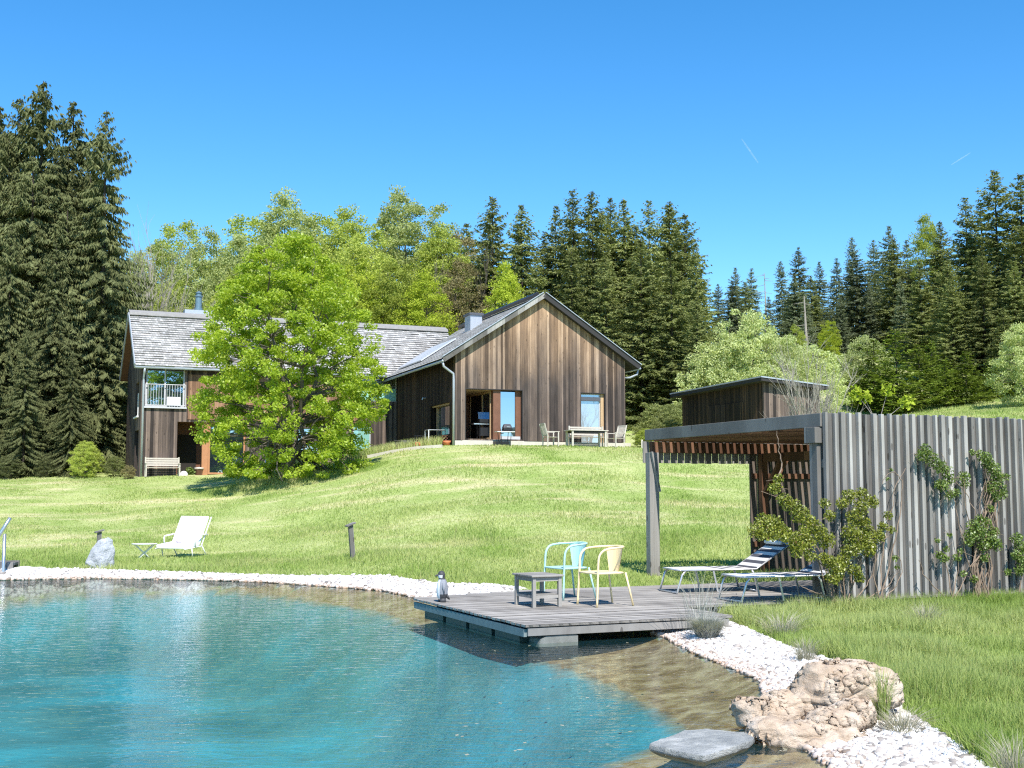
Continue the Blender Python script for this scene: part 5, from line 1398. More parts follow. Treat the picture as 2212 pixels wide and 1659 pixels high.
def white_recliner():
    d = P(398, 1207, 30.0); d.z = H(d.x, d.y)
    # seat runs towards the left of the picture, the back leans to the right and away
    t = empty('garden_recliner', d, R(247), 'white padded recliner on the lawn by the small round table', 'recliner')
    b = MB(); w = .42
    def slab(b, p0, p1, th):
        (x0, z0), (x1, z1) = p0, p1
        n = Vector((-(z1 - z0), 0, x1 - x0)).normalized() * th
        if n.z < 0: n = -n
        b.hexa([(x0, -w, z0), (x1, -w, z1), (x1, w, z1), (x0, w, z0), (x0 + n.x, -w, z0 + n.z), (x1 + n.x, -w, z1 + n.z), (x1 + n.x, w, z1 + n.z), (x0 + n.x, w, z0 + n.z)])
    slab(b, (-.05, .28), (.55, .22), .10); b.build('seat_cushion', M['white_cloth'], t, bevel=.02)
    b = MB(); slab(b, (-.42, .98), (-.06, .30), .06); b.build('back_cushion', M['white_cloth'], t, bevel=.02)
    b = MB()
    for s in (-1, 1):
        b.tube([(-.46, s * (w + .02), .98), (-.08, s * (w + .02), .27), (.56, s * (w + .02), .22)], .016, 6)
        b.tube([(.3, s * (w + .03), .24), (.25, s * (w + .03), .0)], .014, 6); b.tube([(-.3, s * (w + .03), .0), (-.1, s * (w + .03), .28)], .014, 6)
        b.tube([(-.28, s * (w + .05), .55), (-.2, s * (w + .05), .56), (.18, s * (w + .05), .52), (.2, s * (w + .05), .48), (.18, s * (w + .05), .25)], .018, 6)
    b.build('frame', M['white_paint'], t, smooth=True)
    b = MB(); b.lathe([(0, .0), (.12, .005), (.16, .03), (.12, .06), (0, .07)], 12, 0, 0, 1, .7)
    tw = b.build('folded_towel', M['pink_cloth'], None, smooth=True); q = Vector((.08, -.02, .355)); q.rotate(Matrix.Rotation(R(247), 3, 'Z')); tw.location = d + q
    tag(tw, 'rumpled pale pink towel lying on the white recliner', 'towel')
white_recliner()
def round_table():
    d = P(311, 1212, 29.2); d.z = H(d.x, d.y)
    t = empty('round_table', d, R(25), 'small round white folding table left of the recliner', 'table')
    h = .38; b = MB(); b.lathe([(.0, h - .02), (.29, h - .02), (.30, h - .01), (.30, h), (0, h + .003)], 28); b.build('tabletop', M['white_paint'], t)
    for s in (-1, 1):
        b = MB(); b.tube([(s * .22, -.1, h - .02), (-s * .16, -.1, 0)], .012, 6); b.tube([(s * .22, .1, h - .02), (-s * .16, .1, 0)], .012, 6); b.tube([(-s * .16, -.1, .015), (-s * .16, .1, .015)], .01, 6)
        b.build('leg_frame', M['white_paint'], t, smooth=True)
round_table()

def bollard(px, py, Y, hpx, lean, label):
    d = P(px, py, Y); d.z = H(d.x, d.y) - .05; h = hpx / F * Y + .05
    t = empty('garden_light_post', d, R(30), label, 'post', 'short wooden lamp posts on the lawn'); t.rotation_euler = (R(2), lean, R(30))
    b = MB(); b.box(-.05, .05, -.035, .035, -.2, h - .1); b.box(-.05, .05, -.035, -.015, h - .1, h - .02); b.build('post', M['grey_wood'], t, bevel=.004)
    b = MB(); b.box(-.045, .045, -.012, .035, h - .1, h - .02); b.build('lamp', M['black'], t)
    b = MB(); b.hexa([(-.1, -.08, h - .045), (.1, -.08, h + .01), (.1, .08, h + .01), (-.1, .08, h - .045), (-.1, -.08, h - .02), (.1, -.08, h + .035), (.1, .08, h + .035), (-.1, .08, h - .02)]); b.build('cap', M['grey_wood'], t)
bollard(213, 1190, 28.6, 66, R(0), 'short wooden lamp post behind the standing stone')
bollard(763, 1211, 26.5, 78, R(-6), 'leaning wooden lamp post on the lawn by itself')

def rock(name, blobs, loc, label, mat, voxel=.03, disp=.10, rz=0, cat='boulder', fine=.03, size=.45, crack=.05):
    bm = bmesh.new()
    for (x, y, z, sx, sy, sz) in blobs:
        r_ = bmesh.ops.create_icosphere(bm, subdivisions=3, radius=1)
        for v in r_['verts']:
            c_ = Vector([math.copysign(abs(k_) ** .75, k_) for k_ in v.co]); v.co = Vector((x + c_.x * sx, y + c_.y * sy, z + c_.z * sz))
    me = bpy.data.meshes.new(name); bm.to_mesh(me); bm.free()
    o = bpy.data.objects.new(name, me); C.objects.link(o); o.location = loc
    m = o.modifiers.new('remesh', 'REMESH'); m.mode = 'VOXEL'; m.voxel_size = voxel
    dg = bpy.context.evaluated_depsgraph_get(); dg.update()
    me2 = bpy.data.meshes.new_from_object(o.evaluated_get(dg)); o.modifiers.clear(); o.data = me2
    me2.name = name; me2.materials.clear(); me2.materials.append(mat)
    for v in me2.vertices:
        p = v.co + Vector(loc); q = p / size; nr = v.normal
        h = (noise.noise(q * .8) * 1.3 + noise.noise(q * 1.7) * .5 - abs(noise.noise(Vector((q.x * .8, q.y * .8, q.z * 2.6)) + Vector((9, 3, 1)))) * 1.0 + .25 + noise.noise(q * 4.5) * .10 + noise.ridged_multi_fractal(Vector((q.x, q.y, q.z * 1.8)) * .75, 1.0, 2.2, 4, 1.0, 2.0) * .42 - .45) * disp * 1.25
        dd_ = noise.voronoi(Vector((q.x * .8 + noise.noise(q * 1.3) * .5, q.y * .8, q.z * 1.6)))[0]
        e_ = dd_[1] - dd_[0]
        h -= crack * math.exp(-(e_ / .05) ** 2)
        h -= max(0, noise.noise(p * 9.0) - .3) * fine * 1.6 * (1 if v.co.z < .2 else .1)
        v.co += nr * h
    bm = bmesh.new(); bm.from_mesh(me2)
    for _ in range(1): bmesh.ops.smooth_vert(bm, verts=bm.verts, factor=.5, use_axis_x=True, use_axis_y=True, use_axis_z=True)
    bm.to_mesh(me2); bm.free()
    me2.polygons.foreach_set('use_smooth', [True] * len(me2.polygons)); me2.update()
    return tag(o, label, cat)
# boulders at the near bank
bp = Vector((2.52, 9.30, .10))
rock('boulder', [(0, 0, .18, .36, .26, .17), (-.10, .02, .24, .22, .22, .16), (.10, .06, .27, .20, .2, .12), (.26, .02, .20, .17, .17, .15), (-.28, -.02, .10, .12, .16, .13), (.02, .12, .30, .22, .16, .09)], bp, 'large pitted ochre boulder, the highest of the rocks by the pond', M['rock'], .012, .07, size=.36, crack=.03)
bp = Vector((1.88, 9.22, .02))
rock('boulder', [(0, 0, .10, .22, .2, .12), (-.12, .0, .13, .12, .15, .08), (.16, .05, .15, .18, .2, .09), (.10, -.14, .07, .16, .12, .10)], bp, 'ochre boulder overhanging the water left of the largest one', M['rock'], .012, .05, size=.34, crack=.02)
bp = Vector((2.08, 8.72, -.02))
rock('boulder', [(0, .02, .06, .30, .16, .10), (-.26, .08, .09, .14, .14, .09), (.24, .12, .12, .20, .16, .11), (.10, -.16, .02, .20, .14, .07), (.40, .24, .16, .14, .14, .11), (-.10, -.02, .03, .2, .12, .07), (.26, -.06, .06, .16, .12, .07)], bp, 'low ochre rock slab in front of the other boulders at the water edge', M['rock'], .012, .05, size=.34, crack=.02)
def slab_stone():
    pts = [(1402, 1607), (1424, 1596), (1460, 1586), (1478, 1577), (1525, 1574), (1575, 1579), (1608, 1581), (1629, 1592), (1626, 1598), (1588, 1612), (1550, 1624), (1520, 1633), (1496, 1629), (1450, 1619), (1425, 1613)]
    P_ = [G(x, y, .055) for x, y in pts]; c = sum(P_, Vector()) / len(P_)
    b = MB(); top = [(p - c) for p in P_]; rings = []
    for k_, z_ in ((1.0, 0), (1.0, -.04), (.86, -.075), (.7, -.10)): rings.append([Vector((p.x * k_, p.y * k_, z_)) for p in top])
    b.poly(rings[0]); b.poly(rings[-1][::-1])
    for r0, r1 in zip(rings, rings[1:]):
        for i in range(len(top)): j = (i + 1) % len(top); b.poly([r0[i], r1[i], r1[j], r0[j]])
    o = b.build('stepping_stone', M['slate'], None); o.location = c
    bm = bmesh.new(); bm.from_mesh(o.data); bmesh.ops.remove_doubles(bm, verts=bm.verts, dist=.0005); bmesh.ops.recalc_face_normals(bm, faces=bm.faces); bm.to_mesh(o.data); bm.free()
    m = o.modifiers.new('r', 'REMESH'); m.mode = 'VOXEL'; m.voxel_size = .012
    tx = bpy.data.textures.new('slab_relief', 'CLOUDS'); tx.noise_scale = .12
    dm = o.modifiers.new('relief', 'DISPLACE'); dm.texture = tx; dm.strength = .018; dm.texture_coords = 'GLOBAL'
    tag(o, 'flat grey stepping stone lying in the shallow water', 'stone')
slab_stone()
d = P(215, 1226, 26.6); d.z = H(d.x, d.y) - .02
def standing_stone(loc):
    k = 30.0 / F
    pts = [(-27, 6, 0), (-25, -14, -.10), (-6, -32, -.16), (8, 0, -.2), (24, -6, .0), (24, 8, .0), (-24, -22, .05), (-12, -44, .0), (-4, -54, -.03), (3, -58, -.02), (14, -60, .03), (21, -54, .06), (25, -38, .05), (25, 0, .12), (-20, 0, .2), (10, -50, -.08), (4, -24, -.17), (20, 4, .22), (5, -52, .14)]
    bm = bmesh.new()
    for x, z, y in pts: bm.verts.new((x * k, y, -z * k))
    bmesh.ops.convex_hull(bm, input=list(bm.verts)); bmesh.ops.delete(bm, geom=[v for v in bm.verts if not v.link_faces], context='VERTS')
    bmesh.ops.triangulate(bm, faces=bm.faces); bmesh.ops.subdivide_edges(bm, edges=bm.edges, cuts=5, use_grid_fill=True)
    bm.normal_update()
    for v in bm.verts: v.co += v.normal * (noise.noise(v.co * 6) * .03 + noise.noise(v.co * 19) * .012)
    me = bpy.data.meshes.new('standing_stone'); bm.to_mesh(me); bm.free(); me.materials.append(M['granite'])
    o = bpy.data.objects.new('standing_stone', me); C.objects.link(o); o.location = loc
    tag(o, 'upright pale grey stone at the far pond edge', 'stone')
standing_stone(d)
d = P(62, 1246, 26.2); d.z = .06
rock('bank_stone', [(0, 0, -.02, .36, .2, .13), (.1, 0, -.02, .3, .2, .1)], d, 'low white rounded stone beside the bathing steps', M['white_stone'], .03, .05, cat='stone', crack=.0)
# bathing rail and steps at the left edge
def rail():
    d = P(14, 1252, 25.4); d.z = 0
    t = empty('bathing_rail', d, R(10), 'steel handrail leading into the water at the left edge', 'handrail')
    h = EYE - (1152 - 1062) / F * 25.4; hb = EYE - (1118 - 1062) / F * 25.4
    b = MB(); b.tube([(-.07, 0, -.8), (-.07, 0, h)], .035, 8); b.build('post', M['steel'], t, smooth=True)
    b = MB(); b.tube([(.03, 0, hb), (-.1, -.02, h + .1), (-.75, -.2, -.2)], .035, 8); b.build('handle_bar', M['steel'], t, smooth=True)
    d = P(14, 1250, 26.0); d.z = 0
    t = empty('bathing_steps', d, R(10), 'grey wooden step box behind the handrail at the left edge', 'steps')
    b = MB(); b.box(-.8, .12, 0, .05, -.3, .28); b.box(-.8, .12, .6, .65, -.3, .28); b.build('side_board', M['grey_wood'], t); b = MB(); b.box(-.8, .10, .051, .599, .2, .25); b.build('tread', M['grey_wood'], t)
rail()

# ------------------------------------------------------------------ terrace furniture at the gabled house
def gpt(px, py, v): 
    u, z = GH.on_v(px, py, v); q = GH.w(u, v, 0); q.z = H(q.x, q.y); return q
def slat_chair(p, rz, label):
    t = empty('teak_armchair', p, rz, label, 'chair', 'weathered teak armchairs on the terrace')
    m = M['silver_wood']; w, h = .29, .43     # x forward
    for s in (-1, 1):
        b = MB(); b.box(.22, .27, s * w - .025, s * w + .025, 0, .64); b.build('leg', m, t)
        b = MB(); b.tube([(-.27, s * w, 0), (-.26, s * w, .45), (-.42, s * w, 1.02)], .03, 4); b.build('leg', m, t)
        b = MB(); b.beam((.30, s * w, .66), (-.32, s * w, .66), .06, .03); b.build('armrest', m, t)
    b = MB()
    for k in range(6): b.box(-.25 + k * .087, -.25 + k * .087 + .07, -w + .03, w - .03, h - .02, h)
    b.build('seat', m, t)
    b = MB()
    for k in range(6):
        y = -w + .07 + k * .088; b.beam((-.275, y, .5), (-.40, y, .96), .05, .018, up=(1, 0, 0))
    b.beam((-.41, -w, 1.0), (-.41, w, 1.0), .03, .07); b.beam((-.27, -w, .5), (-.27, w, .5), .03, .05); b.build('backrest', m, t)
    return t
slat_chair(gpt(1190, 962, -1.6), GH.a + R(0), 'silvered teak armchair at the left end of the terrace table')
slat_chair(gpt(1330, 960, -1.5), GH.a + R(195), 'silvered teak armchair at the right end of the terrace table')
def terrace_table():
    p = gpt(1266, 962, -1.5)
    t = empty('terrace_table', p, GH.a, 'long silvered teak table in front of the house window', 'table')
    a, d, h = .93, .42, .76
    b = MB()
    for k in range(6): b.box(-a, a, -d + k * .14, -d + k * .14 + .125, h - .035, h)
    b.build('tabletop', M['silver_wood'], t)
    for sx in (-1, 1):
        for sy in (-1, 1):
            b = MB(); b.box(sx * (a - .12) - .04, sx * (a - .12) + .04, sy * (d - .08) - .04, sy * (d - .08) + .04, 0, h - .036); b.build('leg', M['silver_wood'], t)
    b = MB(); b.box(-a + .16, a - .16, -d + .06, -d + .09, h - .13, h - .037); b.box(-a + .16, a - .16, d - .09, d - .06, h - .13, h - .037); b.build('apron', M['dark_wood'], t)
terrace_table()
def bench(p, rz, L, label, mat, backh=.9, name='garden_bench'):
    t = empty(name, p, rz, label, 'bench')
    b = MB()
    for k in range(4): b.box(0, L, -.42 + k * .105, -.42 + k * .105 + .085, .42, .445)
    b.build('seat', mat, t)
    b = MB()
    for k in range(4): b.box(.03, L - .03, -.02 + .012 * k, .005 + .012 * k, .52 + k * .105, .52 + k * .105 + .08)
    b.build('backrest', mat, t)
    for x in (0, L - .06):
        b = MB(); b.box(x, x + .06, -.42, -.37, 0, .62); b.build('leg', mat, t)
        b = MB(); b.box(x, x + .06, -.03, .03, 0, .95); b.build('leg', mat, t)
        b = MB(); b.box(x, x + .06, -.45, -.031, .621, .65); b.build('armrest', mat, t)
    return t
q = gpt(1228, 960, -.45); bench(q, GH.a, 1.75, 'pale teak bench between the terrace table and the wall', M['silver_wood'])
q = LH.w(LH.on_v(312, 1026, -.45)[0], -.45, 0); q.z = H(q.x, q.y) + .0; q.z = LH.o.z - .02
bench(q, LH.a, 1.62, 'silvered wooden bench against the wall of the long house', M['silver_wood'])
def barbecue():
    u, _ = GH.on_v(1046, 948, 1.0); p = GH.w(u, 1.0, .06)
    t = empty('barbecue', p, GH.a, 'black gas barbecue with open steel lid in the recess', 'barbecue')
    b = MB(); b.box(-.30, .36, -.22, .22, .78, .95); b.build('firebox', M['black'], t, bevel=.01)
    b = MB(); b.hexa([(-.22, .18, .98), (.36, .18, .98), (.36, .26, .98), (-.22, .26, .98), (-.22, .26, 1.3), (.36, .26, 1.3), (.36, .32, 1.3), (-.22, .32, 1.3)]); b.build('lid', M['steel'], t)
    b = MB(); b.box(-.58, .36, -.25, -.2, .70, .74); b.box(-.58, -.31, -.2, .2, .72, .75); b.build('side_shelf', M['steel'], t)
    b = MB(); b.box(-.25, .32, -.2, .2, .18, .56); b.build('cabinet', M['black'], t)
    for sx in (-.28, .34):
        for sy in (-.2, .2):
            b = MB(); b.tube([(sx, sy, 0), (sx, sy, .78)], .018, 6); b.build('leg', M['black'], t)
barbecue()
def table_grill():
    p = gpt(1090, 962, -.5)
    t = empty('patio_table', p, GH.a, 'narrow folding table with pale top before the house window', 'table'); h = .66
    b = MB(); b.box(-.42, .42, -.22, .22, h - .03, h); b.build('tabletop', M['white_paint'], t)
    for s in (-1, 1):
        b = MB(); b.tube([(s * .25, -.2, h - .03), (s * .2, -.2, 0)], .015, 6); b.tube([(s * .25, .2, h - .03), (s * .2, .2, 0)], .015, 6); b.build('leg_frame', M['black'], t)
    b = MB(); b.box(-.4, .25, .02, .5, 0, .22); o = b.build('storage_box', M['black'], None); o.location = p; o.rotation_euler = (0, 0, GH.a); tag(o, 'low black box on the ground under the folding table', 'box')
    q = p + GH.U * .12 + Vector((0, 0, h))
    t = empty('table_grill', q, GH.a, 'small black lidded grill standing on the folding table', 'barbecue')
    b = MB(); b.box(-.21, .21, -.15, .15, .03, .14); b.build('firebox', M['black'], t, bevel=.02)
    b = MB(); b.hexa([(-.22, -.16, .142), (.22, -.16, .142), (.22, .16, .142), (-.22, .16, .142), (-.15, -.09, .34), (.15, -.09, .34), (.15, .11, .34), (-.15, .11, .34)]); b.build('lid', M['grill_grey'], t, bevel=.04)
    b = MB(); b.box(-.08, .08, -.19, -.17, .19, .215); b.build('handle', M['alu'], t)
    b = MB(); b.box(-.18, .18, -.1, .1, 0, .028); b.build('base', M['black'], t)
M['grill_grey'] = plain('dark_grey_enamel', (.07, .07, .08), .35)
table_grill()
def corner_stuff():
    # pale metal frame table left of the downpipe
    def at(px, py, Y): 
        q = P(px, py, Y); q.z = H(q.x, q.y); return q
    p = at(940, 966, 55.6); t = empty('metal_table', p, GH.a, 'pale steel table frame beside the dark side wall', 'table')
    b = MB(); b.box(-.42, .42, -.3, .3, .72, .75); b.build('tabletop', M['alu'], t)
    for sx in (-.4, .4):
        for sy in (-.28, .28):
            b = MB(); b.box(sx - .02, sx + .02, sy - .02, sy + .02, -.2, .719); b.build('leg', M['white_paint'], t)
    p = at(965, 968, 54.2)
    b = MB(); b.lathe([(.0, 0), (.13, 0), (.17, .12), (.2, .2), (.18, .2), (.0, .19)], 16); o = b.build('flower_pot', M['orange'], None, smooth=True); o.location = p; tag(o, 'orange terracotta pot at the house corner by the downpipe', 'pot')
    p = at(902, 973, 54.6)
    b = MB(); b.lathe([(0, 0), (.09, .01), (.15, .09), (.15, .16), (.09, .25), (0, .26)], 16); o = b.build('ball', M['orange'], None, smooth=True); o.location = p; tag(o, 'small orange ball in the grass left of the gabled house', 'ball')
    p = at(880, 968, 55.6); t = empty('slatted_lounger', p, GH.a + R(20), 'grey slatted wooden seat at the left of the terrace', 'seat')
    b = MB()
    for k in range(7): b.box(-.55 + k * .15, -.55 + k * .15 + .12, -.3, .3, .35, .38)
    b.build('seat', M['grey_wood'], t)
    b = MB(); b.box(-.55, .5, -.3, -.27, .1, .349); b.build('side_board', M['grey_wood'], t)
    for s in (-.5, .45):
        b = MB(); b.box(s - .03, s + .03, -.26, .28, -.1, .34); b.build('leg', M['grey_wood'], t)
    p = at(905, 972, 55.1); b = MB()
    for k in range(10):
        a = k * PI / 5; b.tube([(.2 * math.cos(a), .2 * math.sin(a), 0), (.25 * math.cos(a), .25 * math.sin(a), .3), (.2 * math.cos(a), .2 * math.sin(a), .52)], .012, 4)
    for z, r_ in ((.02, .2), (.3, .25), (.52, .2)): b.tube([(r_ * math.cos(a * PI / 8), r_ * math.sin(a * PI / 8), z) for a in range(16)], .014, 4, closed=True)
    o = b.build('wire_basket', M['black'], None); o.location = p; tag(o, 'round dark wire basket beside the slatted seat', 'basket')
    p = at(962, 965, 54.9); b = MB()
    for (x, z) in [(i * .07 - .14, j * .07) for i in range(5) for j in range(6)]:
        if (int(x * 100) + int(z * 100)) % 2: b.box(x, x + .06, -.14, .14, z, z + .06)
    b.box(-.16, .22, -.16, .16, -.02, .0); b.box(-.16, .22, -.16, .16, .42, .44); o = b.build('lantern', M['redwood'], None); o.location = p; tag(o, 'square openwork lantern under the steel table', 'lantern')
    # long house corner
    q = LH.w(LH.on_v(397, 1026, -.4)[0], -.4, -.12); b = MB(); b.lathe([(0, 0), (.1, .02), (.19, .12), (.2, .2), (.18, .28), (.1, .37), (0, .39)], 20)
    o = b.build('stone_ball', M['white_paint'], None, smooth=True); o.location = q; tag(o, 'white ball lying before the recessed entrance', 'ball')
    q = LH.w(LH.on_v(430, 1026, .2)[0], .2, -.16); t = empty('log_stool', q, 0, 'brown log stool in the recessed entrance', 'stool')
    b = MB(); b.lathe([(0, 0), (.2, 0), (.19, .3), (.21, .5), (0, .52)], 14); b.build('log', M['brown_wood'], t)
    b = MB(); b.lathe([(0, .522), (.24, .525), (.24, .6), (0, .64)], 14); b.build('cushion', M['silver_wood'], t, smooth=True)
    q = LH.w(LH.on_v(411, 1026, .3)[0], .3, -.16); t = empty('potted_plant', q, 0, 'low potted plant left of the log stool', 'plant')
    b = MB(); b.lathe([(0, 0), (.14, 0), (.18, .22), (0, .22)], 14); b.build('pot', M['redwood'], t)
    np_mesh('foliage', leaf_quads(ball(260, .26) * np.array([1.1, 1.1, .8]) + np.array([0, 0, .42]), .1), 4, rng.uniform(0, 1, 260), M['leaf_vine'], t)
    # post at the right end of the terrace
    p = at(1387, 963, 55.5); b = MB(); b.box(-.04, .04, -.04, .04, -.2, .38); o = b.build('marker_post', M['silver_wood'], None); o.location = p; tag(o, 'short pale post at the right corner of the gabled house', 'post')
    # white garden bench glimpsed under the maple
    for i, (px, py) in enumerate([(578, 1016), (602, 1018)]):
        p = P(px, py, 56.0); p.z = H(p.x, p.y)
        t = empty('patio_chair', p, R(170 + i * 30), ['white patio chair glimpsed under the maple', 'second white patio chair under the maple, nearer its trunk'][i], 'chair')
        b = MB(); b.box(-.24, .24, -.24, .24, .4, .43); b.build('seat', M['white_paint'], t)
        b = MB()
        for k in range(6): b.box(-.22 + k * .08, -.22 + k * .08 + .05, -.26, -.235, .43, .88)
        b.build('backrest', M['white_paint'], t)
        for sx in (-.22, .2):
            for sy in (-.22, .2): b = MB(); b.box(sx, sx + .03, sy, sy + .03, 0, .4); b.build('leg', M['white_paint'], t)
corner_stuff()
# stone kerb leading up to the terrace
def kerb():
    pts = [P(795, 1005, 54.0), P(850, 990, 53.6), P(900, 975, 53.2), P(955, 966, 52.9)]
    b = MB()
    for p, q in zip(pts, pts[1:]):
        p = p.copy(); q = q.copy(); p.z = H(p.x, p.y) + .02; q.z = H(q.x, q.y) + .02; b.beam(p, q, .14, .22)
    o = b.build('stone_kerb', M['concrete'], None); tag(o, 'pale stone edging climbing to the terrace', 'kerb')
kerb()

# ------------------------------------------------------------------ climbing plants and bush at the fence
FX = Frame(PG.w(0, -.16, 0), YAW)
def c3(cx, cy): return (1369.7 + .3808 * cx, 786.7 + .3808 * cy)
def climber(name, label, clumps, stems, leafm, dens=150, leaf=.034, dv=(-.05, .05), cat='plant'):
    base = None; V = []; Rn = []; mb = MB()
    u, z = FX.on_v(*c3(*stems[0][0]), stems[0][2] if len(stems[0]) > 2 else -.1)
    o0 = FX.w(u, -.15, 0); o0.z = H(o0.x, o0.y)
    def pt(cx, cy, v):
        uu, zz = FX.on_v(*c3(cx, cy), v); q = FX.w(uu, v, zz); return q - o0
    tips = []
    for (cx, cy, r, v) in clumps:
        p = pt(cx, cy, v); n = int(2.6 * dens * (r / 50) ** 2); c = ball(n, r * .0032); c *= np.array([1, .75, .9]); c += np.array(p[:])
        V.append(c); Rn.append(rng.uniform(0, 1, n)); tips.append(p)
        for k in range(3):
            e = p + Vector((random.gauss(0, .07), random.gauss(0, .05), random.gauss(0, .06))); mb.tube([p, e], [.004, .002], 4, cap=False)
    for st in stems:
        pth = [pt(cx, cy, -.12 + random.uniform(-.05, .05) if len(st) < 3 else st[2]) for cx, cy in (st[0], *st[1])]
        sm = []
        for i in range(len(pth) - 1):
            for k in range(4): sm.append(pth[i].lerp(pth[i + 1], k / 4) + Vector((random.gauss(0, .008), random.gauss(0, .008), 0)))
        sm.append(pth[-1]); n = len(sm)
        mb.tube(sm, [.011 * (1 - .7 * i / n) for i in range(n)], 5, cap=False)
    t = empty(name, o0, 0, label, cat)
    mb.build('stems', M['stem'], t)
    np_mesh('foliage', leaf_quads(np.concatenate(V), leaf, aspect=.75), 4, np.concatenate(Rn), leafm, t)
    return t
random.seed(5)
A1 = [(690, 940, 38, -.7), (740, 890, 42, -.65), (790, 900, 42, -.6), (800, 700, 36, -.4), (820, 650, 26, -.4), (850, 770, 34, -.45), (890, 800, 44, -.45), (940, 850, 48, -.45), (990, 905, 48, -.4), (1040, 950, 48, -.4), (1090, 1000, 46, -.35), (840, 960, 46, -.6), (900, 990, 40, -.55),
      (930, 1050, 46, -.55), (980, 1020, 44, -.5), (960, 960, 36, -.5), (720, 970, 30, -.7), (770, 960, 40, -.65), (1000, 1090, 30, -.5)]
climber('olive_bush', 'olive green bush leaning from the fence corner over the loungers', A1,
        [((1130, 1370), [(1100, 1200), (1050, 1050), (950, 900), (860, 740), (820, 640)]), ((1130, 1370), [(1080, 1150), (930, 1030), (800, 930), (690, 940)]), ((1140, 1370), [(1110, 1200), (1060, 1000), (1000, 920)]), ((1130, 1370), [(1060, 1310), (990, 1280), (930, 1250)]),
         ((820, 640), [(840, 560), (820, 470), (810, 380)]), ((1130, 1370), [(1000, 980), (880, 780), (720, 720)])], M['leaf_olive'], 190)
A2 = [(1220, 750, 40, -.2), (1290, 735, 34, -.2), (1350, 780, 36, -.2), (1290, 810, 42, -.25), (1250, 870, 44, -.25), (1300, 900, 38, -.25), (1230, 960, 48, -.3), (1290, 1000, 52, -.3), (1230, 1050, 50, -.3), (1330, 1050, 40, -.25), (1380, 980, 40, -.2), (1410, 920, 26, -.2), (1150, 1160, 48, -.35), (1110, 1120, 36, -.4),
      (1130, 1210, 40, -.4), (1250, 1170, 34, -.3), (1280, 1210, 28, -.3), (1080, 1100, 30, -.4), (1440, 860, 26, -.15), (1460, 940, 22, -.15), (1180, 790, 30, -.2), (1080, 790, 28, -.2), (1110, 860, 32, -.25), (1190, 1110, 36, -.3), (1320, 950, 40, -.2)]
climber('olive_bush', 'upright olive green bush against the left end of the fence', A2,
        [((1200, 1380), [(1190, 1200), (1230, 1000), (1260, 850), (1290, 740)]), ((1200, 1380), [(1260, 1200), (1330, 1050), (1400, 930)]), ((1210, 1380), [(1150, 1200), (1100, 1080), (1090, 800)]), ((1220, 1380), [(1240, 1150), (1260, 1000)]), ((1210, 1380), [(1300, 1280), (1360, 1180), (1400, 1010)]),
         ((1230, 1380), [(1225, 1250), (1215, 1100)]), ((1180, 1380), [(1120, 1320), (1050, 1300), (990, 1290)]), ((1240, 1380), [(1340, 1320), (1440, 1260), (1500, 1180)])], M['leaf_olive'], 190)
B1 = [(1650, 490, 38, -.12), (1630, 520, 30, -.12), (1690, 540, 40, -.14), (1735, 580, 38, -.14), (1775, 610, 34, -.14), (1790, 650, 30, -.12), (1750, 690, 34, -.14), (1730, 680, 28, -.14), (1790, 740, 30, -.12), (1830, 730, 24, -.1), (1870, 640, 32, -.12), (1880, 680, 24, -.12), (1920, 500, 18, -.1)]
climber('climbing_vine', 'vine with a drooping tuft of fresh leaves high on the fence', B1,
        [((1960, 1350), [(1950, 1150), (1960, 900), (1900, 750), (1780, 620), (1680, 540)]), ((1950, 1350), [(1900, 1150), (1850, 950), (1820, 780), (1760, 690)]), ((1960, 1350), [(1930, 1000), (1880, 820), (1870, 650)]), ((1780, 620), [(1770, 560), (1740, 500)])], M['leaf_vine'], 170)
C1 = [(1990, 530, 38, -.15), (2010, 570, 36, -.15), (2040, 600, 42, -.15), (2060, 650, 40, -.15), (2035, 700, 42, -.15), (2050, 750, 30, -.15), (2090, 740, 28, -.12), (2110, 640, 24, -.1), (2090, 700, 24, -.1), (1960, 510, 22, -.12),
      (1930, 920, 40, -.2), (1960, 960, 44, -.2), (1910, 970, 36, -.2), (1990, 900, 32, -.2), (2030, 1000, 44, -.2), (2060, 1030, 32, -.2), (1980, 1030, 36, -.2), (1960, 880, 28, -.2), (2040, 950, 30, -.2), (1990, 1100, 26, -.2), (1930, 1220, 22, -.2), (1900, 1010, 26, -.2), (2020, 820, 24, -.15)]
ST = [((1960 + random.randint(-50, 60), 1350), [(1960 + random.randint(-60, 80), 1150), (1980 + random.randint(-60, 90), 950), (2010 + random.randint(-60, 70), 760), (2030 + random.randint(-50, 60), random.randint(560, 700))]) for _ in range(22)]
climber('climbing_vine', 'dense vine with many tangled pale stems on the right part of the fence', C1, ST, M['leaf_vine'], 170)
climber('climbing_vine', 'leafy vine at the right edge of the photo low on the fence', [(2170, 990, 34, -.15), (2195, 1040, 36, -.15), (2185, 1090, 34, -.15), (2205, 1130, 34, -.15), (2190, 1170, 32, -.15), (2160, 1080, 26, -.15), (2120, 1180, 20, -.15)],
        [((2190, 1290), [(2190, 1150), (2180, 1050), (2150, 980)]), ((2185, 1290), [(2210, 1150), (2200, 1030)])], M['leaf_vine'], 190)
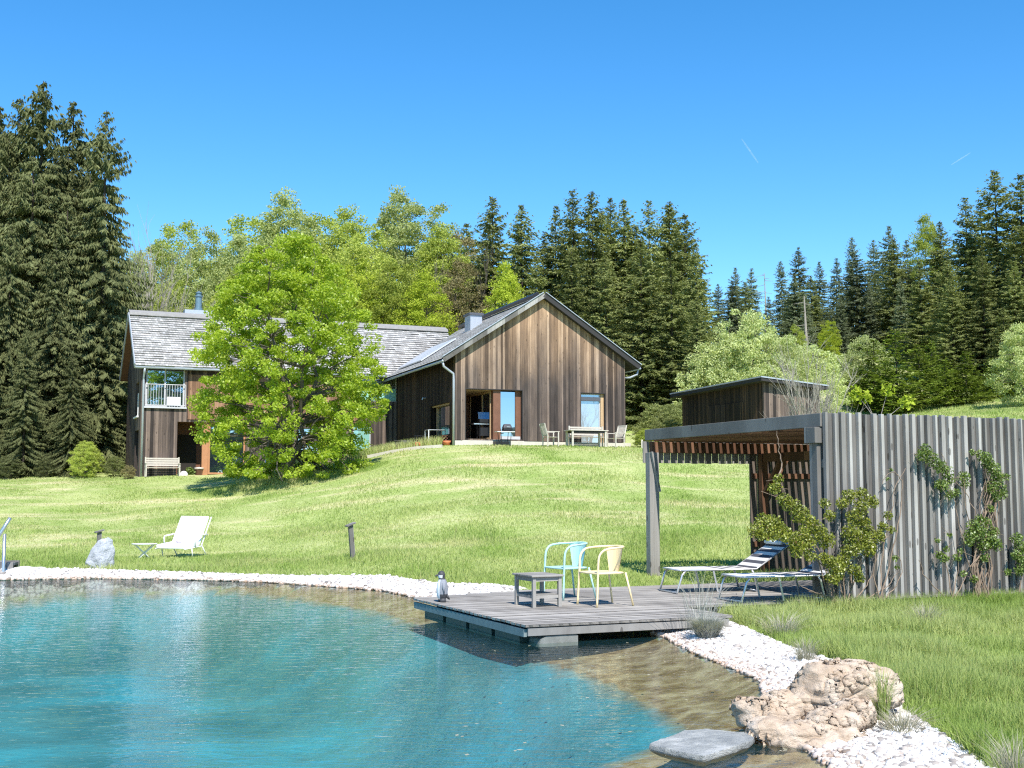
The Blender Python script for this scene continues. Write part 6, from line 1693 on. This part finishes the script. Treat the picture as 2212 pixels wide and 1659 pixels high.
climber('climbing_vine', 'sparse thin vine between the olive bush and the drooping tuft', [(1730, 1080, 22, -.12), (1760, 1100, 26, -.12), (1830, 1100, 24, -.12), (1850, 1060, 18, -.12), (1770, 1050, 18, -.12), (1870, 1190, 18, -.12), (1480, 1100, 18, -.12), (1490, 1150, 14, -.12), (1720, 1000, 16, -.1), (1790, 970, 14, -.1)],
        [((1800, 1350), [(1790, 1200), (1760, 1100), (1700, 1000)]), ((1800, 1350), [(1830, 1200), (1850, 1060)]), ((1790, 1350), [(1700, 1260), (1640, 1190), (1615, 1110)]), ((1810, 1350), [(1860, 1250), (1920, 1130)])], M['leaf_vine'], 170)
climber('climbing_vine', 'bare looping vine stems on the fence right of the olive bush', [(1460, 600, 12, -.1), (1440, 650, 12, -.1)],
        [((1400, 1350), [(1470, 1280), (1520, 1180), (1500, 1050)]), ((1395, 1350), [(1450, 1150), (1490, 950), (1520, 780), (1520, 660), (1480, 610), (1440, 620), (1410, 680)]), ((1410, 1350), [(1400, 1150), (1440, 900), (1480, 700), (1540, 590)]), ((1400, 1350), [(1360, 1200), (1370, 1050), (1470, 950)])], M['leaf_vine'], 120)
def twig_spray():
    p = P(1885, 893, 24); z0 = p.copy(); z0.z = H(p.x, p.y)
    t = empty('sapling', z0, 0, 'young sapling behind the fence with its leafy tips above it', 'tree')
    b = MB(); tips = []
    for (px, py) in [(1848, 850), (1866, 858), (1918, 842), (1958, 868)]:
        e = P(px, py, 24) - z0; s = P(1892, 905, 24) - z0; q_ = s * random.uniform(.86, .99); b.tube([(0, 0, -.1), s * .5, q_, q_.lerp(e, .5) + Vector((0, 0, random.uniform(-.06, .04))), e], [.03, .02, .010, .006, .003], 5, cap=False); tips.append(e)
    b.build('trunk', M['bark_pale'], t)
    V = np.concatenate([ball(70, .17) + np.array(e[:]) for e in tips])
    np_mesh('crown', leaf_quads(V, .09), 4, rng.uniform(0, 1, len(V)), M['leaf_bright'], t)
twig_spray()

# ------------------------------------------------------------------ grasses
def blade_mesh(name, V, rnd, mat):
    n = len(V) // 5; b = (np.arange(n) * 5)[:, None, None]
    Fx = (np.array([[0, 1, 2], [0, 2, 4], [4, 2, 3]])[None] + b).reshape(-1, 3)
    return np_idx_mesh(name, V, Fx, np.repeat(rnd, 5), mat, smooth=False)
def blades(X, Y, Hh, Wd, bend=.35, Z=None):
    n = len(X); Z = height(X, Y) if Z is None else Z
    a = rng.uniform(0, 2 * PI, n); lean = rng.normal(0, bend, n); la = rng.uniform(0, 2 * PI, n)
    wx, wy = np.cos(a) * Wd / 2, np.sin(a) * Wd / 2
    lx, ly = np.cos(la) * np.abs(lean) * Hh, np.sin(la) * np.abs(lean) * Hh
    b = np.stack([X, Y, Z - .02], 1); w = np.stack([wx, wy, 0 * wx], 1)
    m = b + np.stack([lx * .35, ly * .35, Hh * .55], 1); t = b + np.stack([lx, ly, Hh * np.sqrt(np.clip(1 - lean ** 2 * .5, .3, 1))], 1)
    return np.stack([b - w, b + w, m + w * .8, t, m - w * .8], 1).reshape(-1, 3)
house_polys = [[xy(GH.w(u, v)) for u, v in ((-.2, -.1), (GW + .3, -.1), (GW + .3, 11.5), (-.2, 11.5))], [xy(LH.w(u, v)) for u, v in ((-.1, -.9), (17, -.9), (17, 7.2), (-.1, 7.2))], [xy(SH.w(u, v)) for u, v in ((0, 0), (3, 0), (3, 7), (0, 7))]]
def grass_ok(X, Y):
    k = ~in_poly(X, Y, POND) & ~in_poly(X, Y, GRAVEL_FAR) & ~in_poly(X, Y, GRAVEL_RIGHT) & ~in_poly(X, Y, DECK_POLY)
    for hp in house_polys: k &= ~in_poly(X, Y, hp)
    k &= poly_dist(X, Y, POND) > .3
    return k
def sample(n, y0, y1, amax=.52, power=1.0):
    Y = y0 * (y1 / y0) ** rng.uniform(0, 1, n) if power == 1 else rng.uniform(y0, y1, n)
    X = rng.uniform(-amax, amax, n) * Y; k = grass_ok(X, Y); return X[k], Y[k]
X, Y = sample(420000, 19, 64)
clump = np.array([noise.noise(Vector((x * .5, y * .3, 1.7))) for x, y in zip(X[::1], Y[::1])])
hh = (.06 + .05 * np.clip(clump * 2 + .5, 0, 1.6)) * rng.uniform(.6, 1.5, len(X)) * np.where(Y < 30, 1.2, np.where(Y > 38, .75, .9))
o = blade_mesh('lawn_grass', blades(X, Y, hh, .00055 * Y + .002, .5), rng.uniform(0, 1, len(X)), M['grass']); tag(o, 'sunlit lawn grass covering the slope behind the pond', None, None, 'stuff')
# near meadow on the right
n = 620000; Y = 5.5 * (19.5 / 5.5) ** rng.uniform(0, 1, n); X = rng.uniform(.12, .62, n) * Y; k = grass_ok(X, Y); X, Y = X[k], Y[k]
cl = np.array([noise.noise(Vector((x * 1.1, y * 1.1, 4.7))) for x, y in zip(X, Y)])
keep = rng.uniform(0, 1, len(X)) < np.clip(.65 + cl, .25, 1); X, Y, cl = X[keep], Y[keep], cl[keep]
o = blade_mesh('meadow_grass', blades(X, Y, (.13 + .09 * np.clip(cl * 2 + .3, -.4, 1)) * rng.uniform(.5, 1.4, len(X)), .0045 * np.ones(len(X)) + .00025 * Y, .5), rng.uniform(0, 1, len(X)), M['grass']); tag(o, 'long meadow grass on the near bank at the right', None, None, 'stuff')
# grass fringe hugging the fence, the deck edge and the maple
uu = rng.uniform(-.9, 6, 9000); vv = rng.uniform(-.55, -.02, 9000); Wp = [PG.w(a, b) for a, b in zip(uu, vv)]
X = np.array([p.x for p in Wp]); Y = np.array([p.y for p in Wp])
o = blade_mesh('fence_grass', blades(X, Y, rng.uniform(.12, .32, len(X)), .006 * np.ones(len(X)), .4), rng.uniform(0, 1, len(X)), M['grass']); tag(o, 'tall grass along the foot of the grey fence', None, None, 'stuff')
a = rng.uniform(0, 2 * PI, 16000); r_ = 4.2 * rng.uniform(0, 1, 16000) ** .5; X = maple_at.x + np.cos(a) * r_; Y = maple_at.y + np.sin(a) * r_ * .5
o = blade_mesh('maple_grass', blades(X, Y, rng.uniform(.25, .55, len(X)) * (1.12 - r_ / 4.2), .03 * np.ones(len(X)), .35), rng.uniform(0, .7, len(X)), M['grass']); tag(o, 'tall unmown grass under the maple', None, None, 'stuff')
# bank beside the terrace
X = rng.uniform(-7.5, -3.2, 9000); Y = rng.uniform(54, 62, 9000); k = grass_ok(X, Y); X, Y = X[k], Y[k]
o = blade_mesh('bank_grass', blades(X, Y, rng.uniform(.25, .55, len(X)), .03 * np.ones(len(X)), .35), rng.uniform(.2, 1, len(X)), M['grass']); tag(o, 'rough grass bank between the two houses', None, None, 'stuff')
# meadow on the far right hill
n = 40000; Y = rng.uniform(60, 86, n); X = rng.uniform(.25, .5, n) * Y
o = blade_mesh('hill_grass', blades(X, Y, rng.uniform(.08, .2, n), .05 * np.ones(n), .4), rng.uniform(0, .8, n), M['grass']); tag(o, 'distant hay meadow on the hill behind the fence', None, None, 'stuff')

def tuft(px, py, z, n, h, spread, mat, label, w=.004, name='grass_tuft', dome=0):
    p = G(px, py, z); p.z = H(p.x, p.y); 
    t = rng.uniform(0, 2 * PI, n); rr = spread * rng.uniform(0, 1, n) ** .5 * .3
    X = np.cos(t) * rr; Y = np.sin(t) * rr
    Hh = h * rng.uniform(.5, 1.1, n); dirx = np.cos(t + rng.normal(0, .4, n)); diry = np.sin(t + rng.normal(0, .4, n)); ln = rng.uniform(.1, 1, n) * spread
    b = np.stack([X, Y, 0 * X], 1); a = t + PI / 2; wv = np.stack([np.cos(a), np.sin(a), 0 * a], 1) * w / 2
    m = b + np.stack([dirx * ln * .4, diry * ln * .4, Hh * .7], 1); e = b + np.stack([dirx * ln, diry * ln, Hh], 1)
    V = np.stack([b - wv, b + wv, m + wv * .8, e, m - wv * .8], 1).reshape(-1, 3)
    o = blade_mesh(name, V, rng.uniform(0, 1, n), mat); o.location = p; tag(o, label, 'plant'); return o
tuft(1528, 1352, .2, 2600, .27, .30, M['silver'], 'domed silvery grass clump at the deck edge', .005)
tuft(1515, 1345, .2, 110, .75, .62, M['silver'], 'long arching dry grass stalks rising from the silvery clump', .005, 'dry_stalks')
tuft(1905, 1548, .12, 220, .42, .16, M['grass'], 'wispy green grass tuft beside the largest boulder', .004)
tuft(1865, 1545, .1, 260, .12, .14, M['grass'], 'low green tuft growing between boulder and pebbles', .012)
tuft(1790, 1522, .12, 200, .12, .12, M['grass'], 'small grass tuft in the hollow under the largest boulder', .006)
tuft(1950, 1560, .14, 300, .16, .35, M['straw'], 'pale dry grass right of the boulders', .004)
tuft(2195, 1640, .25, 260, .3, .3, M['straw'], 'pale dry grass at the lower right corner', .004)
tuft(1740, 1412, .15, 200, .25, .25, M['straw'], 'dry grass behind the pebbles before the boulders', .004)
tuft(2000, 1312, .35, 260, .35, .4, M['straw'], 'dry brown grass at the foot of the fence', .005)
tuft(1690, 1330, .33, 300, .28, .5, M['straw'], 'dry grass at the foot of the leaning olive bush', .005)

# ------------------------------------------------------------------ vapour trails
def contrail(a, b, D, w, label):
    p = Vector((0, 0, EYE)) + ray(*a) * D; q = Vector((0, 0, EYE)) + ray(*b) * D
    m = MB(); pts = [p.lerp(q, i / 6) for i in range(7)]; m.tube(pts, [w * (.3 + .7 * math.sin(PI * (i + .8) / 8)) for i in range(7)], 8)
    o = m.build('contrail', M['vapour'], None, smooth=True); tag(o, label, 'contrail', 'short vapour trails in the blue sky')
def vapour():
    n = NT('thin_vapour'); d = n.n('ShaderNodeBsdfDiffuse'); d.inputs[0].default_value = (.8, .85, .9, 1); t = n.n('ShaderNodeBsdfTransparent'); m = n.n('ShaderNodeMixShader'); m.inputs[0].default_value = .06
    n.l(t.outputs[0], m.inputs[1]); n.l(d.outputs[0], m.inputs[2]); n.l(m.outputs[0], n.out.inputs[0]); return n.m
M['vapour'] = vapour()
contrail((1602, 300), (1638, 352), 3000, 2.2, 'faint vapour trail slanting down in the sky above the far spruces')
contrail((2055, 356), (2096, 330), 3000, 1.6, 'faint short vapour trail low in the sky near the right edge')

# leaves and blossom flakes drifting on the shallow water
def drift():
    X = []; Y = []
    while len(X) < 70:
        y = random.uniform(8.2, 15); x = random.uniform(-.05, .26) * y
        if in_poly(np.array([x]), np.array([y]), POND)[0] and not in_poly(np.array([x]), np.array([y]), DECK_POLY)[0]: X.append(x); Y.append(y)
    n = len(X); V = []
    for x, y in zip(X, Y):
        a = random.uniform(0, 6.28); r_ = random.uniform(.012, .03)
        V += [(x + math.cos(a + k * PI / 2) * r_ * (1 if k % 2 else .6), y + math.sin(a + k * PI / 2) * r_ * (1 if k % 2 else .6), .006) for k in range(4)]
    o = np_mesh('floating_leaves', np.array(V), 4, rng.uniform(0, 1, n), M['straw']); tag(o, 'pale leaves floating on the shallow water', None, None, 'stuff')
drift()
